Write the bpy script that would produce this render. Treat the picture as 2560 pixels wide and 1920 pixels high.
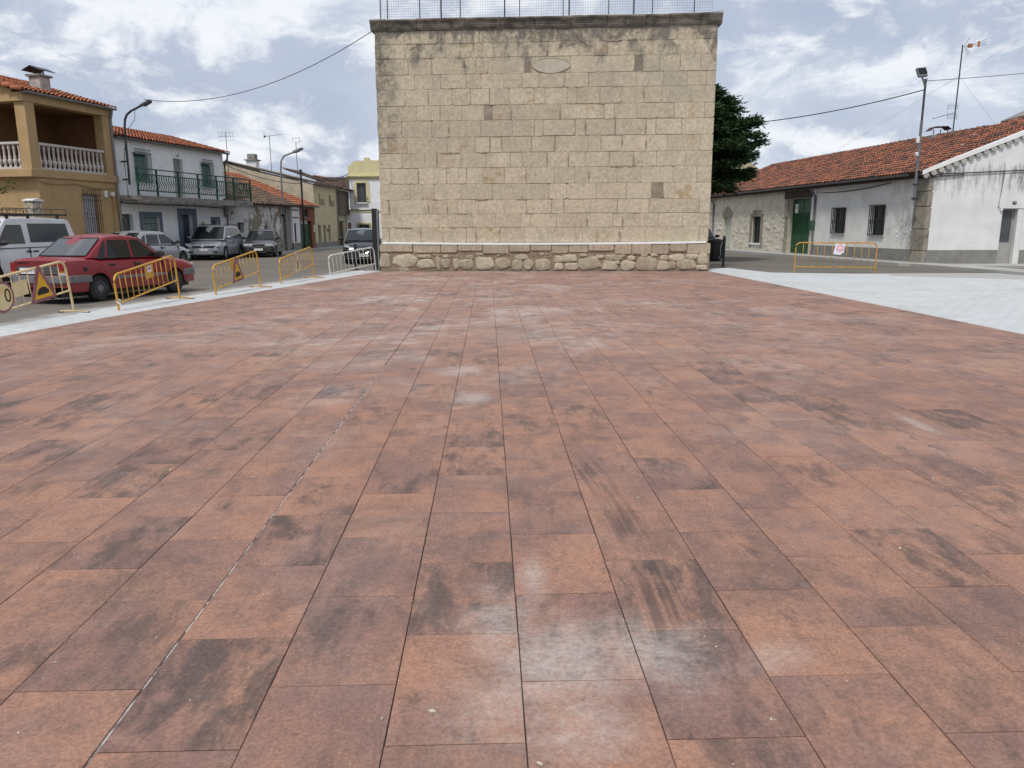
import bpy, math, random
from mathutils import Vector, Matrix
R = math.radians
scene = bpy.context.scene
COL = scene.collection
for o in list(bpy.data.objects):
    bpy.data.objects.remove(o)

# ------------------------------------------------------------------ camera
cam = bpy.data.cameras.new('camera')
cam.sensor_width = 36.0
cam.lens = 27.04
cam.clip_start = 0.05
cam.clip_end = 3000
camo = bpy.data.objects.new('camera', cam)
COL.objects.link(camo)
_p = math.atan(394 / 1923.0)
_r = -0.004
_f = Vector((0, math.cos(_p), -math.sin(_p)))
_u0 = Vector((0, math.sin(_p), math.cos(_p)))
_r0 = Vector((1, 0, 0))
_rt = _r0 * math.cos(_r) + _u0 * math.sin(_r)
_up = _u0 * math.cos(_r) - _r0 * math.sin(_r)
camo.matrix_world = Matrix(((_rt.x, _up.x, -_f.x, 0), (_rt.y, _up.y, -_f.y, 0), (_rt.z, _up.z, -_f.z, 1.6), (0, 0, 0, 1)))
scene.camera = camo

# ------------------------------------------------------------------ sky, sun, exposure
SUN_EL, SUN_AZ = R(58), R(206)          # azimuth clockwise from +Y: behind the camera, a little to the left
world = bpy.data.worlds.new('World')
scene.world = world
world.use_nodes = True
wt = world.node_tree
wt.nodes.clear()

class NT:
    """tiny helper to wire shader nodes"""
    def __init__(s, tree):
        s.t = tree
    def n(s, typ, **kw):
        nd = s.t.nodes.new(typ)
        for k, v in kw.items():
            setattr(nd, k, v)
        return nd
    def l(s, a, b):
        s.t.links.new(a, b)
    def val(s, sock, v):
        if isinstance(v, (int, float)):
            sock.default_value = v
        elif isinstance(v, (tuple, list)):
            sock.default_value = v if len(v) == len(sock.default_value) else (*v, 1.0)
        else:
            s.l(v, sock)
    def math(s, op, a, b=None, c=None, clamp=False):
        nd = s.n('ShaderNodeMath', operation=op, use_clamp=clamp)
        s.val(nd.inputs[0], a)
        if b is not None: s.val(nd.inputs[1], b)
        if c is not None: s.val(nd.inputs[2], c)
        return nd.outputs[0]
    def vmath(s, op, a, b=None):
        nd = s.n('ShaderNodeVectorMath', operation=op)
        s.val(nd.inputs[0], a)
        if b is not None: s.val(nd.inputs[1], b)
        return nd.outputs['Value'] if op in ('LENGTH', 'DOT_PRODUCT') else nd.outputs[0]
    def noise(s, vec, scale, detail=6, rough=0.6, dist=0.0):
        nd = s.n('ShaderNodeTexNoise')
        s.val(nd.inputs['Vector'], vec)
        nd.inputs['Scale'].default_value = scale
        nd.inputs['Detail'].default_value = detail
        nd.inputs['Roughness'].default_value = rough
        nd.inputs['Distortion'].default_value = dist
        return nd.outputs[0]
    def step(s, v, a, b, o0=0.0, o1=1.0):
        nd = s.n('ShaderNodeMapRange', interpolation_type='SMOOTHSTEP')
        s.val(nd.inputs[0], v)
        nd.inputs[1].default_value = a
        nd.inputs[2].default_value = b
        nd.inputs[3].default_value = o0
        nd.inputs[4].default_value = o1
        return nd.outputs[0]
    def mix(s, f, a, b, mode='MIX'):
        nd = s.n('ShaderNodeMix', data_type='RGBA', blend_type=mode)
        s.val(nd.inputs[0], f)
        s.val(nd.inputs[6], a)
        s.val(nd.inputs[7], b)
        return nd.outputs[2]
    def sep(s, v):
        nd = s.n('ShaderNodeSeparateXYZ')
        s.val(nd.inputs[0], v)
        return nd.outputs
    def comb(s, x, y, z):
        nd = s.n('ShaderNodeCombineXYZ')
        for i, q in enumerate((x, y, z)):
            s.val(nd.inputs[i], q)
        return nd.outputs[0]

w = NT(wt)
sky = w.n('ShaderNodeTexSky', sky_type='NISHITA', sun_disc=False)
sky.sun_elevation, sky.sun_rotation = SUN_EL, SUN_AZ
sky.air_density, sky.dust_density, sky.ozone_density = 1.0, 1.5, 1.0
tc = w.n('ShaderNodeTexCoord').outputs['Generated']
dx, dy, dz = w.sep(tc)[:3]
# cloud banks: noise over the view direction, flattened towards the horizon, with a domain warp for billows
zz = w.math('MULTIPLY', w.math('ADD', w.math('MAXIMUM', dz, 0.0), 0.0), 1.9)
dv = w.comb(dx, dy, zz)
wn = w.n('ShaderNodeTexNoise'); w.l(dv, wn.inputs['Vector']); wn.inputs['Scale'].default_value = 4.0; wn.inputs['Detail'].default_value = 5
warp = w.n('ShaderNodeVectorMath', operation='SCALE')
w.l(w.vmath('SUBTRACT', wn.outputs[1], (0.5, 0.5, 0.5)), warp.inputs[0]); warp.inputs['Scale'].default_value = 0.22
dw = w.vmath('ADD', w.vmath('ADD', dv, (3.3, 1.9, 0.7)), warp.outputs[0])
mass = w.noise(dw, 2.7, 7, 0.55)
puff = w.noise(w.vmath('ADD', dw, (5.1, 0.0, 0.0)), 8.5, 10, 0.6)
wisp = w.noise(w.vmath('ADD', dw, (0.0, 9.4, 2.0)), 15.0, 8, 0.62)
# a cloud is brighter where it thickens upwards: compare the density with the density a little higher up
up_ = w.noise(w.vmath('ADD', w.vmath('ADD', dw, (5.1, 0.0, 0.0)), (0.0, 0.0, 0.06)), 8.5, 10, 0.6)
edge = w.math('SUBTRACT', puff, up_)
dens = w.math('ADD', w.math('MULTIPLY', mass, 0.75), w.math('ADD', w.math('MULTIPLY', puff, 0.5), w.math('MULTIPLY', wisp, 0.10)))
white_ = w.step(w.math('ADD', w.math('MULTIPLY', edge, 1.9), w.math('MULTIPLY', dens, 0.9)), 0.44, 1.0)
col_ = w.mix(white_, (4.4, 5.0, 6.25), (8.5, 8.75, 9.15))
veil = w.math('MULTIPLY', w.step(w.noise(w.vmath('ADD', dv, (1.0, 7.0, 3.0)), 1.5, 4, 0.5), 0.42, 0.62), 0.62)
col_ = w.mix(veil, col_, (7.2, 7.8, 8.6))
cover = w.step(dens, 0.52, 0.70)
skyc = w.mix(w.math('ADD', w.math('MULTIPLY', cover, 0.12), 0.88), sky.outputs[0], col_)
bg = w.n('ShaderNodeBackground')
w.l(skyc, bg.inputs[0])
bg.inputs[1].default_value = 0.092
wo = w.n('ShaderNodeOutputWorld')
w.l(bg.outputs[0], wo.inputs[0])

sun = bpy.data.lights.new('sun', 'SUN')
sun.energy = 2.4
sun.angle = R(10)
sun.color = (1.0, 0.95, 0.88)
suno = bpy.data.objects.new('sun', sun)
COL.objects.link(suno)
_d = Vector((math.sin(SUN_AZ) * math.cos(SUN_EL), math.cos(SUN_AZ) * math.cos(SUN_EL), math.sin(SUN_EL)))
suno.rotation_euler = _d.to_track_quat('Z', 'Y').to_euler()
suno.location = _d * 60

vs = scene.view_settings
vs.view_transform = 'Standard'
vs.look = 'None'
vs.exposure = 0.24
vs.gamma = 1.0
vs.use_curve_mapping = False

# ------------------------------------------------------------------ mesh helpers
class MB:
    def __init__(s):
        s.v, s.f, s.att = [], [], []
    def face(s, pts):
        b = len(s.v)
        s.v += [tuple(p) for p in pts]
        s.f.append(tuple(range(b, b + len(pts))))
    def box(s, x0, x1, y0, y1, z0, z1):
        b = len(s.v)
        s.v += [(x0, y0, z0), (x1, y0, z0), (x1, y1, z0), (x0, y1, z0), (x0, y0, z1), (x1, y0, z1), (x1, y1, z1), (x0, y1, z1)]
        s.f += [tuple(b + i for i in q) for q in ((3, 2, 1, 0), (4, 5, 6, 7), (0, 1, 5, 4), (1, 2, 6, 5), (2, 3, 7, 6), (3, 0, 4, 7))]
        return s
    def prism(s, poly, a, b, axis='y'):
        """extrude a 2-D polygon; axis y: (x,z) polygon, axis z: (x,y), axis x: (y,z)"""
        n = len(poly)
        i0 = len(s.v)
        for q in (a, b):
            for (u, t) in poly:
                s.v.append((u, q, t) if axis == 'y' else ((u, t, q) if axis == 'z' else (q, u, t)))
        s.f.append(tuple(range(i0, i0 + n)))
        s.f.append(tuple(range(i0 + 2 * n - 1, i0 + n - 1, -1)))
        for i in range(n):
            j = (i + 1) % n
            s.f.append((i0 + i, i0 + n + i, i0 + n + j, i0 + j))
        return s
    def tube(s, pts, r, n=6, cap=True):
        pts = [Vector(p) for p in pts]
        i0 = len(s.v)
        up = Vector((0, 0, 1))
        m = len(pts)
        for k, p in enumerate(pts):
            t = (pts[min(k + 1, m - 1)] - pts[max(k - 1, 0)])
            if t.length < 1e-9: t = Vector((0, 0, 1))
            t.normalize()
            a = t.cross(up)
            if a.length < 0.05: a = t.cross(Vector((1, 0, 0)))
            a.normalize()
            b = t.cross(a)
            rr = r[k] if isinstance(r, (list, tuple)) else r
            for i in range(n):
                q = 2 * math.pi * i / n
                s.v.append(tuple(p + a * (rr * math.cos(q)) + b * (rr * math.sin(q))))
        for k in range(m - 1):
            for i in range(n):
                j = (i + 1) % n
                s.f.append((i0 + k * n + i, i0 + k * n + j, i0 + (k + 1) * n + j, i0 + (k + 1) * n + i))
        if cap:
            s.f.append(tuple(i0 + i for i in range(n - 1, -1, -1)))
            s.f.append(tuple(i0 + (m - 1) * n + i for i in range(n)))
        return s
    def lathe(s, prof, c=(0, 0, 0), n=12, axis='z', cap=True):
        i0 = len(s.v)
        m = len(prof)
        for (r, h) in prof:
            for i in range(n):
                q = 2 * math.pi * i / n
                a, b = r * math.cos(q), r * math.sin(q)
                p = (a, b, h) if axis == 'z' else ((a, h, b) if axis == 'y' else (h, a, b))
                s.v.append((p[0] + c[0], p[1] + c[1], p[2] + c[2]))
        for k in range(m - 1):
            for i in range(n):
                j = (i + 1) % n
                s.f.append((i0 + k * n + i, i0 + k * n + j, i0 + (k + 1) * n + j, i0 + (k + 1) * n + i))
        if cap:
            s.f.append(tuple(i0 + i for i in range(n - 1, -1, -1)))
            s.f.append(tuple(i0 + (m - 1) * n + i for i in range(n)))
        return s
    def mesh(s, name):
        me = bpy.data.meshes.new(name)
        me.from_pydata(s.v, [], s.f)
        me.update()
        return me
    def build(s, name, mat, parent=None, smooth=None, bevel=0.0, seg=1, fix=True):
        me = s.mesh(name)
        if fix: recalc(me)
        me.materials.append(mat)
        if smooth is not None:
            me.shade_smooth()
            me.set_sharp_from_angle(angle=R(smooth))
        return link(name, me, parent, bevel, seg)

def recalc(me):
    import bmesh
    b = bmesh.new()
    b.from_mesh(me)
    bmesh.ops.recalc_face_normals(b, faces=b.faces)
    b.to_mesh(me)
    b.free()

def link(name, me, parent=None, bevel=0.0, seg=1):
    o = bpy.data.objects.new(name, me)
    COL.objects.link(o)
    if parent is not None:
        o.parent = parent
    if bevel:
        m = o.modifiers.new('bevel', 'BEVEL')
        m.width, m.segments, m.limit_method, m.angle_limit = bevel, seg, 'ANGLE', R(35)
    return o

def tag(o, label, cat, group=None):
    o['label'], o['category'] = label, cat
    if group: o['group'] = group
    return o

def thing(name, label, cat, loc=(0, 0, 0), rz=0.0, group=None):
    o = bpy.data.objects.new(name, None)
    o.empty_display_size = 0.3
    COL.objects.link(o)
    o.location = loc
    o.rotation_euler = (0, 0, rz)
    return tag(o, label, cat, group)

def struct(o):
    o['kind'] = 'structure'
    return o

def box(name, x0, x1, y0, y1, z0, z1, m, parent=None, bevel=0.0, seg=1):
    return MB().box(x0, x1, y0, y1, z0, z1).build(name, m, parent, bevel=bevel, seg=seg)

def tube(name, pts, r, m, parent=None, n=6):
    return MB().tube(pts, r, n).build(name, m, parent, smooth=50)

def text(name, body, size, m, parent, loc, rot, depth=0.002, width=None):
    cu = bpy.data.curves.new(name, 'FONT')
    cu.body, cu.size, cu.extrude = body, size, depth
    cu.align_x, cu.align_y = 'CENTER', 'CENTER'
    cu.resolution_u = 3
    t = bpy.data.objects.new(name, cu)
    me = bpy.data.meshes.new_from_object(t)
    bpy.data.objects.remove(t)
    me.materials.clear()
    me.materials.append(m)
    o = link(name, me, parent)
    o.location, o.rotation_euler = loc, rot
    if width:
        o.scale = (width, 1, 1)
    return o

def sag(a, b, d, n=14):
    a, b = Vector(a), Vector(b)
    return [a.lerp(b, i / n) - Vector((0, 0, d * 4 * (i / n) * (1 - i / n))) for i in range(n + 1)]

# ------------------------------------------------------------------ materials
def newmat(name):
    m = bpy.data.materials.new(name)
    m.use_nodes = True
    t = NT(m.node_tree)
    b = m.node_tree.nodes['Principled BSDF']
    return m, t, b

def mat(name, c1, c2=None, scale=3.0, detail=7, rough=0.85, bump=0.0, bscale=30.0, metal=0.0, spec=0.35,
        c3=None, s3=1.2, t3=(0.52, 0.66), rnd=0.0, stretch=(1, 1, 1), coat=0.0, lo=0.35, hi=0.65):
    m, t, b = newmat(name)
    co = t.n('ShaderNodeTexCoord').outputs['Object']
    sv = co
    if stretch != (1, 1, 1):
        mp = t.n('ShaderNodeMapping'); mp.inputs['Scale'].default_value = stretch
        t.l(co, mp.inputs[0]); sv = mp.outputs[0]
    col = t.mix(0.0, c1, c1)
    if c2 is not None:
        col = t.mix(t.step(t.noise(sv, scale, detail, 0.62), lo, hi), c1, c2)
    if c3 is not None:
        f = t.step(t.noise(t.vmath('ADD', sv, (3.1, 7.7, 1.3)), s3, 9, 0.66, 0.3), t3[0], t3[1])
        col = t.mix(f, col, c3)
    if rnd:
        r = t.n('ShaderNodeObjectInfo').outputs['Random']
        k = t.math('ADD', t.math('MULTIPLY', r, 2 * rnd), 1.0 - rnd)
        hs = t.n('ShaderNodeHueSaturation')
        t.l(col, hs.inputs['Color']); t.l(k, hs.inputs['Value'])
        col = hs.outputs[0]
    t.l(col, b.inputs['Base Color'])
    b.inputs['Roughness'].default_value = rough
    b.inputs['Metallic'].default_value = metal
    b.inputs['Specular IOR Level'].default_value = spec
    b.inputs['Coat Weight'].default_value = coat
    b.inputs['Coat Roughness'].default_value = 0.06
    if bump:
        bp = t.n('ShaderNodeBump')
        bp.inputs['Strength'].default_value = min(1.0, bump)
        bp.inputs['Distance'].default_value = 0.02
        t.l(t.noise(co, bscale, 8, 0.65), bp.inputs['Height'])
        t.l(bp.outputs[0], b.inputs['Normal'])
    return m

def paint(name, c, rough=0.3, coat=0.6, metal=0.0, dirt=0.12):
    """car paint with a little road dust"""
    m, t, b = newmat(name)
    co = t.n('ShaderNodeTexCoord').outputs['Object']
    f = t.math('MULTIPLY', t.step(t.noise(co, 2.2, 8, 0.65), 0.35, 0.75), dirt)
    t.l(t.mix(f, c, (0.25, 0.23, 0.21)), b.inputs['Base Color'])
    t.l(t.math('ADD', t.math('MULTIPLY', f, 1.2), rough), b.inputs['Roughness'])
    b.inputs['Metallic'].default_value = metal
    b.inputs['Coat Weight'].default_value = coat
    b.inputs['Coat Roughness'].default_value = 0.08
    return m

K = {}
K['glass'] = mat('dark_glass', (0.010, 0.013, 0.013), rough=0.04, spec=0.45)
K['glass_clear'] = mat('grey_glass', (0.07, 0.075, 0.08), rough=0.05, spec=0.9)
K['black'] = mat('black_paint', (0.012, 0.012, 0.013), (0.03, 0.03, 0.03), 6, rough=0.5)
K['blackplastic'] = mat('black_plastic', (0.02, 0.02, 0.021), (0.035, 0.034, 0.033), 9, rough=0.65)
K['rubber'] = mat('tyre_rubber', (0.014, 0.014, 0.014), (0.035, 0.033, 0.03), 7, rough=0.85, bump=0.2, bscale=60)
K['chrome'] = mat('chrome', (0.75, 0.76, 0.78), rough=0.16, metal=1.0)
K['alloy'] = mat('alloy', (0.42, 0.43, 0.45), (0.3, 0.3, 0.31), 8, rough=0.35, metal=0.7)
K['steel'] = mat('dark_steel', (0.045, 0.046, 0.05), (0.08, 0.08, 0.085), 5, rough=0.55, metal=0.5)
K['galv'] = mat('galvanised_grey', (0.27, 0.28, 0.29), (0.2, 0.2, 0.21), 4, rough=0.5, metal=0.35)
K['greymetal'] = mat('grey_painted_metal', (0.17, 0.175, 0.185), (0.13, 0.13, 0.135), 3, rough=0.55)
K['white'] = mat('white_paint', (0.78, 0.78, 0.77), (0.66, 0.66, 0.64), 3, rough=0.6)
K['yellow'] = mat('yellow_barrier_paint', (0.58, 0.33, 0.045), (0.5, 0.27, 0.04), 5, rough=0.5, c3=(0.16, 0.07, 0.03), s3=7, t3=(0.66, 0.74))
K['yellow_rust'] = mat('rusty_yellow_paint', (0.50, 0.28, 0.03), (0.40, 0.21, 0.03), 5, rough=0.55, c3=(0.10, 0.04, 0.018), s3=9, t3=(0.56, 0.64))
K['cream'] = mat('cream_barrier_paint', (0.66, 0.53, 0.30), (0.6, 0.45, 0.24), 5, rough=0.55, c3=(0.2, 0.1, 0.05), s3=9, t3=(0.68, 0.76))
K['offwhite'] = mat('off_white_barrier_paint', (0.66, 0.66, 0.60), (0.55, 0.54, 0.48), 6, rough=0.5, c3=(0.25, 0.17, 0.1), s3=8, t3=(0.68, 0.76))
K['signyellow'] = mat('sign_yellow', (0.64, 0.36, 0.02), (0.56, 0.30, 0.02), 3, rough=0.5)
K['signpale'] = mat('faded_sign_yellow', (0.62, 0.47, 0.22), (0.66, 0.55, 0.32), 3, rough=0.5)
K['signred'] = mat('faded_sign_red', (0.22, 0.075, 0.085), (0.27, 0.13, 0.14), 4, rough=0.5)
K['signpink'] = mat('faded_sign_pink', (0.48, 0.38, 0.33), (0.42, 0.32, 0.28), 4, rough=0.5)
K['ink'] = mat('black_ink', (0.014, 0.014, 0.015), rough=0.6)
K['paper'] = mat('paper', (0.72, 0.70, 0.76), (0.65, 0.63, 0.7), 5, rough=0.8)
K['paperred'] = mat('faded_print_red', (0.62, 0.30, 0.33), (0.66, 0.40, 0.42), 8, rough=0.8)
K['green'] = mat('green_paint', (0.006, 0.055, 0.018), (0.008, 0.075, 0.025), 3, rough=0.45)
K['greenrail'] = mat('green_rail_paint', (0.008, 0.045, 0.028), (0.015, 0.07, 0.045), 5, rough=0.5)
K['greenshade'] = mat('green_blind', (0.27, 0.37, 0.34), (0.20, 0.29, 0.265), 5, rough=0.7)
K['rust'] = mat('rusty_iron', (0.045, 0.022, 0.016), (0.07, 0.035, 0.022), 12, rough=0.8)
K['iron'] = mat('black_iron', (0.010, 0.011, 0.012), (0.02, 0.02, 0.02), 10, rough=0.6)
K['redlight'] = mat('red_lens', (0.22, 0.012, 0.012), rough=0.12, coat=0.5)
K['amber'] = mat('amber_lens', (0.42, 0.16, 0.02), rough=0.12, coat=0.5)
K['lamp'] = mat('clear_lens', (0.62, 0.64, 0.64), (0.3, 0.31, 0.32), 14, rough=0.1, coat=0.7)
K['plate'] = mat('number_plate', (0.72, 0.72, 0.70), rough=0.4)
K['bumper'] = mat('grey_bumper', (0.17, 0.17, 0.185), (0.13, 0.13, 0.14), 6, rough=0.55)
K['upholstery'] = mat('upholstery', (0.05, 0.05, 0.055), rough=0.9)
K['cable'] = mat('black_cable', (0.02, 0.02, 0.022), rough=0.7)
K['leadgrey'] = mat('lead_grey_cable', (0.08, 0.08, 0.095), rough=0.6)
# plaster and stone
K['tan'] = mat('ochre_render', (0.42, 0.285, 0.145), (0.37, 0.25, 0.125), 1.3, rough=0.92, bump=0.25, bscale=60, c3=(0.29, 0.19, 0.095), s3=0.9, t3=(0.55, 0.8))
K['tanshade'] = mat('shaded_ochre_render', (0.17, 0.085, 0.038), (0.145, 0.07, 0.03), 2, rough=0.9)  # ochre render again, with the loggia's shade put into a browner base colour
K['whitewash'] = mat('whitewash', (0.76, 0.76, 0.75), (0.67, 0.67, 0.66), 1.4, rough=0.93, bump=0.4, bscale=22, c3=(0.42, 0.41, 0.39), s3=1.1, t3=(0.6, 0.85))
K['whitefar'] = mat('white_render', (0.78, 0.79, 0.80), (0.70, 0.71, 0.73), 1.2, rough=0.92, bump=0.25, bscale=25)
K['greywhite'] = mat('dirty_whitewash', (0.62, 0.615, 0.60), (0.54, 0.535, 0.515), 3.0, rough=0.95, bump=0.5, bscale=18, c3=(0.30, 0.295, 0.28), s3=2.6, t3=(0.54, 0.82), stretch=(1, 1, 0.75))
K['plinthgrey'] = mat('grey_plinth_render', (0.235, 0.23, 0.215), (0.19, 0.185, 0.175), 2.5, rough=0.95, bump=0.35, bscale=25)
K['slab'] = mat('stained_concrete', (0.30, 0.28, 0.25), (0.14, 0.13, 0.115), 5, rough=0.95, bump=0.5, bscale=18)
K['bluetrim'] = mat('blue_grey_trim', (0.125, 0.155, 0.20), (0.105, 0.13, 0.17), 3, rough=0.8)
K['bluedoor'] = mat('dark_blue_door', (0.03, 0.045, 0.065), (0.045, 0.06, 0.085), 4, rough=0.6)
K['creamwall'] = mat('cream_render', (0.55, 0.48, 0.31), (0.46, 0.41, 0.27), 1.5, rough=0.93, bump=0.2, bscale=25)
K['creamold'] = mat('weathered_cream_render', (0.50, 0.45, 0.33), (0.37, 0.34, 0.26), 0.9, rough=0.95, bump=0.3, bscale=15, c3=(0.19, 0.175, 0.145), s3=1.4, t3=(0.58, 0.74))
K['yellowtrim'] = mat('pale_yellow_trim', (0.62, 0.56, 0.33), (0.55, 0.49, 0.29), 2.5, rough=0.9, bump=0.15, c3=(0.36, 0.33, 0.22), s3=3, t3=(0.64, 0.8))
K['terracotta'] = mat('terracotta_render', (0.22, 0.085, 0.045), (0.185, 0.07, 0.038), 2, rough=0.9)
K['woodbrown'] = mat('brown_wood', (0.12, 0.065, 0.025), (0.085, 0.045, 0.018), 6, rough=0.7, stretch=(6, 6, 0.6))
K['brownwall'] = mat('brown_cement', (0.155, 0.13, 0.10), (0.12, 0.10, 0.08), 3, rough=0.95)
K['orangewall'] = mat('orange_render', (0.42, 0.17, 0.075), (0.36, 0.145, 0.065), 2, rough=0.92)
K['beam'] = mat('old_timber', (0.07, 0.05, 0.038), (0.045, 0.033, 0.027), 5, rough=0.9, stretch=(1, 4, 4))
K['granite'] = mat('granite_pier', (0.30, 0.27, 0.215), (0.22, 0.20, 0.165), 6, rough=0.93, bump=0.3, bscale=40, c3=(0.13, 0.12, 0.105), s3=2.0, t3=(0.5, 0.7), rnd=0.12)
K['bale'] = mat('cast_stone_baluster', (0.52, 0.47, 0.43), (0.44, 0.40, 0.37), 5, rough=0.9, bump=0.15)
K['chimney'] = mat('chimney_cement', (0.44, 0.41, 0.37), (0.30, 0.275, 0.25), 3, rough=0.95, bump=0.3)
K['blockstone'] = mat('gate_pier_stone', (0.47, 0.41, 0.32), (0.36, 0.31, 0.24), 6, rough=0.92, bump=0.3)
K['shutter'] = mat('roller_shutter', (0.44, 0.44, 0.45), (0.36, 0.36, 0.38), 4, rough=0.6)
K['curtain'] = mat('window_dark', (0.05, 0.055, 0.06), (0.08, 0.085, 0.09), 3, rough=0.15, spec=0.6)
K['greydoor'] = mat('grey_metal_door', (0.34, 0.335, 0.32), (0.29, 0.285, 0.275), 3, rough=0.5)
K['palegreen'] = mat('pale_green_door', (0.46, 0.50, 0.42), (0.42, 0.46, 0.39), 2, rough=0.6)
K['bark'] = mat('bark', (0.07, 0.05, 0.035), (0.045, 0.033, 0.024), 9, rough=0.95, bump=0.4)
# ---- paving tile: blotches are stored per tile (attribute tc), dust and tyre marks lie across the whole floor
def paving_material():
    m, t, b = newmat('terracotta_paving')
    a = t.n('ShaderNodeAttribute', attribute_name='tc')
    v = a.outputs['Vector']
    tr = t.n('ShaderNodeAttribute', attribute_name='tr').outputs['Fac']
    pos = t.n('ShaderNodeTexCoord').outputs['Object']
    sv = t.n('ShaderNodeMapping'); sv.inputs['Scale'].default_value = (1.0, 0.72, 1.0); t.l(v, sv.inputs[0]); sv = sv.outputs[0]
    n1 = t.noise(sv, 2.2, 12, 0.70, 0.4)
    n3 = t.noise(v, 70, 8, 0.75)
    n4 = t.noise(t.vmath('ADD', v, (9.2, 3.3, 1.4)), 16, 10, 0.75)
    st = t.n('ShaderNodeMapping'); st.inputs['Scale'].default_value = (2.6, 1.0, 1.0); t.l(v, st.inputs[0])
    n2 = t.noise(t.vmath('ADD', st.outputs[0], (5.2, 1.7, 8.4)), 2.3, 14, 0.72, 0.25)      # drawn out along the slab
    n5 = t.noise(st.outputs[0], 5.0, 12, 0.74, 0.2)
    tr2 = t.math('FRACT', t.math('MULTIPLY', tr, 7.31))
    tr3 = t.math('FRACT', t.math('MULTIPLY', tr, 23.7))
    warm = t.step(t.math('ADD', n1, t.math('MULTIPLY', t.math('SUBTRACT', tr, 0.5), 0.12)), 0.34, 0.66)
    col = t.mix(warm, (0.200, 0.117, 0.099), (0.315, 0.169, 0.115))
    col = t.mix(t.math('MULTIPLY', t.step(n4, 0.45, 0.75), 0.30), col, (0.34, 0.195, 0.145))
    # smoky firing marks: some slabs have none, some are half covered
    amount = t.step(tr2, 0.25, 0.95, 0.02, 0.12)
    dk = t.step(t.math('ADD', t.math('ADD', n2, t.math('MULTIPLY', t.math('SUBTRACT', n4, 0.5), 0.18)), amount), 0.53, 0.74)
    dk = t.math('MULTIPLY', dk, t.step(tr3, 0.0, 1.0, 0.30, 0.85))
    col = t.mix(dk, col, (0.072, 0.055, 0.052))
    col = t.mix(t.math('MULTIPLY', t.step(n5, 0.52, 0.74), 0.30), col, (0.115, 0.072, 0.062))
    # dirt trodden across the joints
    tread = t.math('MULTIPLY', t.step(t.noise(pos, 1.0, 14, 0.76, 0.6), 0.50, 0.66), 0.55)
    col = t.mix(tread, col, (0.098, 0.069, 0.063))
    n6 = t.noise(t.vmath('ADD', v, (2.2, 6.1, 4.4)), 8.0, 15, 0.80, 0.2)
    col = t.mix(t.math('MULTIPLY', t.step(n6, 0.54, 0.68), 0.42), col, (0.105, 0.070, 0.062))
    col = t.mix(t.math('MULTIPLY', t.step(n6, 0.46, 0.32), 0.30), col, (0.37, 0.235, 0.175))
    g = t.math('ADD', t.math('MULTIPLY', t.step(n3, 0.30, 0.70), 0.56), 0.74)
    col = t.mix(1.0, col, t.comb(g, g, g), 'MULTIPLY')
    # cement dust trodden over the floor
    dn = t.noise(pos, 3.2, 14, 0.76, 0.5)
    dsum = None
    for (u, q, ru, rv, s) in ((.28, 2.62, .40, .48, 1.0), (.30, 2.28, .34, .40, .75), (.55, 2.66, .46, .44, .85), (.04, 2.85, .26, .60, .75), (.02, 2.4, .36, .45, .65), (.19, 3.32, .10, .34, .9),
                              (-.17, 7.2, .28, .5, .95), (.63, 11.3, 1.5, 1.5, .7), (-2.2, 12.9, 2.0, 1.7, .62), (-.34, 8.6, .45, .5, .95), (1.42, 10.5, 1.0, 1.3, .62),
                              (-1.73, 8.85, 1.2, .45, .6), (3.5, 6.0, .10, .55, .85), (1.1, 2.62, .22, .16, .7), (4.8, 15.9, .7, .35, .55), (.19, 13.3, 1.0, 1.1, .7),
                              (8.1, 12.9, .5, 2.2, .45), (-3.4, 9.3, .9, .8, .4), (.15, 1.9, .4, .3, .35), (1.0, 13.8, 1.3, .8, .6), (-1.1, 10.6, .9, .7, .5), (-3.9, 16.3, 2.0, 1.2, .35)):
        d = t.vmath('LENGTH', t.vmath('MULTIPLY', t.vmath('SUBTRACT', pos, (u, q, 0)), (1 / ru, 1 / rv, 0)))
        f = t.math('MULTIPLY', t.step(d, 0.0, 1.45, 1.0, 0.0), s)
        dsum = f if dsum is None else t.math('MAXIMUM', dsum, f)
    wipe = t.n('ShaderNodeMapping'); wipe.inputs['Scale'].default_value = (0.8, 5.0, 1.0); wipe.inputs['Rotation'].default_value = (0, 0, 0.35); t.l(pos, wipe.inputs[0])
    wp = t.noise(wipe.outputs[0], 3.0, 10, 0.7)
    grit = t.noise(pos, 38, 6, 0.75)
    body = t.math('ADD', t.math('MULTIPLY', dn, 0.55), t.math('ADD', t.math('MULTIPLY', wp, 0.30), t.math('MULTIPLY', grit, 0.25)))
    dust = t.step(t.math('ADD', body, t.math('MULTIPLY', dsum, 0.40)), 0.62, 1.06)
    ux0, uy0, uz0 = t.sep(pos)[:3]
    far = t.math('MULTIPLY', t.step(uy0, 5.0, 13.0, 0.0, 1.0), t.step(t.math('ABSOLUTE', t.math('ADD', ux0, 0.3)), 1.5, 7.5, 1.0, 0.35))
    smear = t.step(t.noise(pos, 0.55, 14, 0.74, 0.8), 0.47, 0.66)
    film = t.math('MULTIPLY', t.step(body, 0.40, 0.68), t.math('ADD', t.math('MULTIPLY', far, t.math('ADD', t.math('MULTIPLY', smear, 0.66), 0.20)), t.math('MULTIPLY', smear, 0.16)))
    dust = t.math('MAXIMUM', t.math('MULTIPLY', t.math('MULTIPLY', dust, 0.84), t.step(t.math('ADD', t.math('MULTIPLY', grit, 0.5), t.math('MULTIPLY', n4, 0.5)), 0.36, 0.60, 0.38, 0.92)), film)
    col = t.mix(dust, col, (0.48, 0.42, 0.385))
    # crumbs of cement
    sp = t.step(t.noise(pos, 75, 2, 0.5), 0.775, 0.80)
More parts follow.
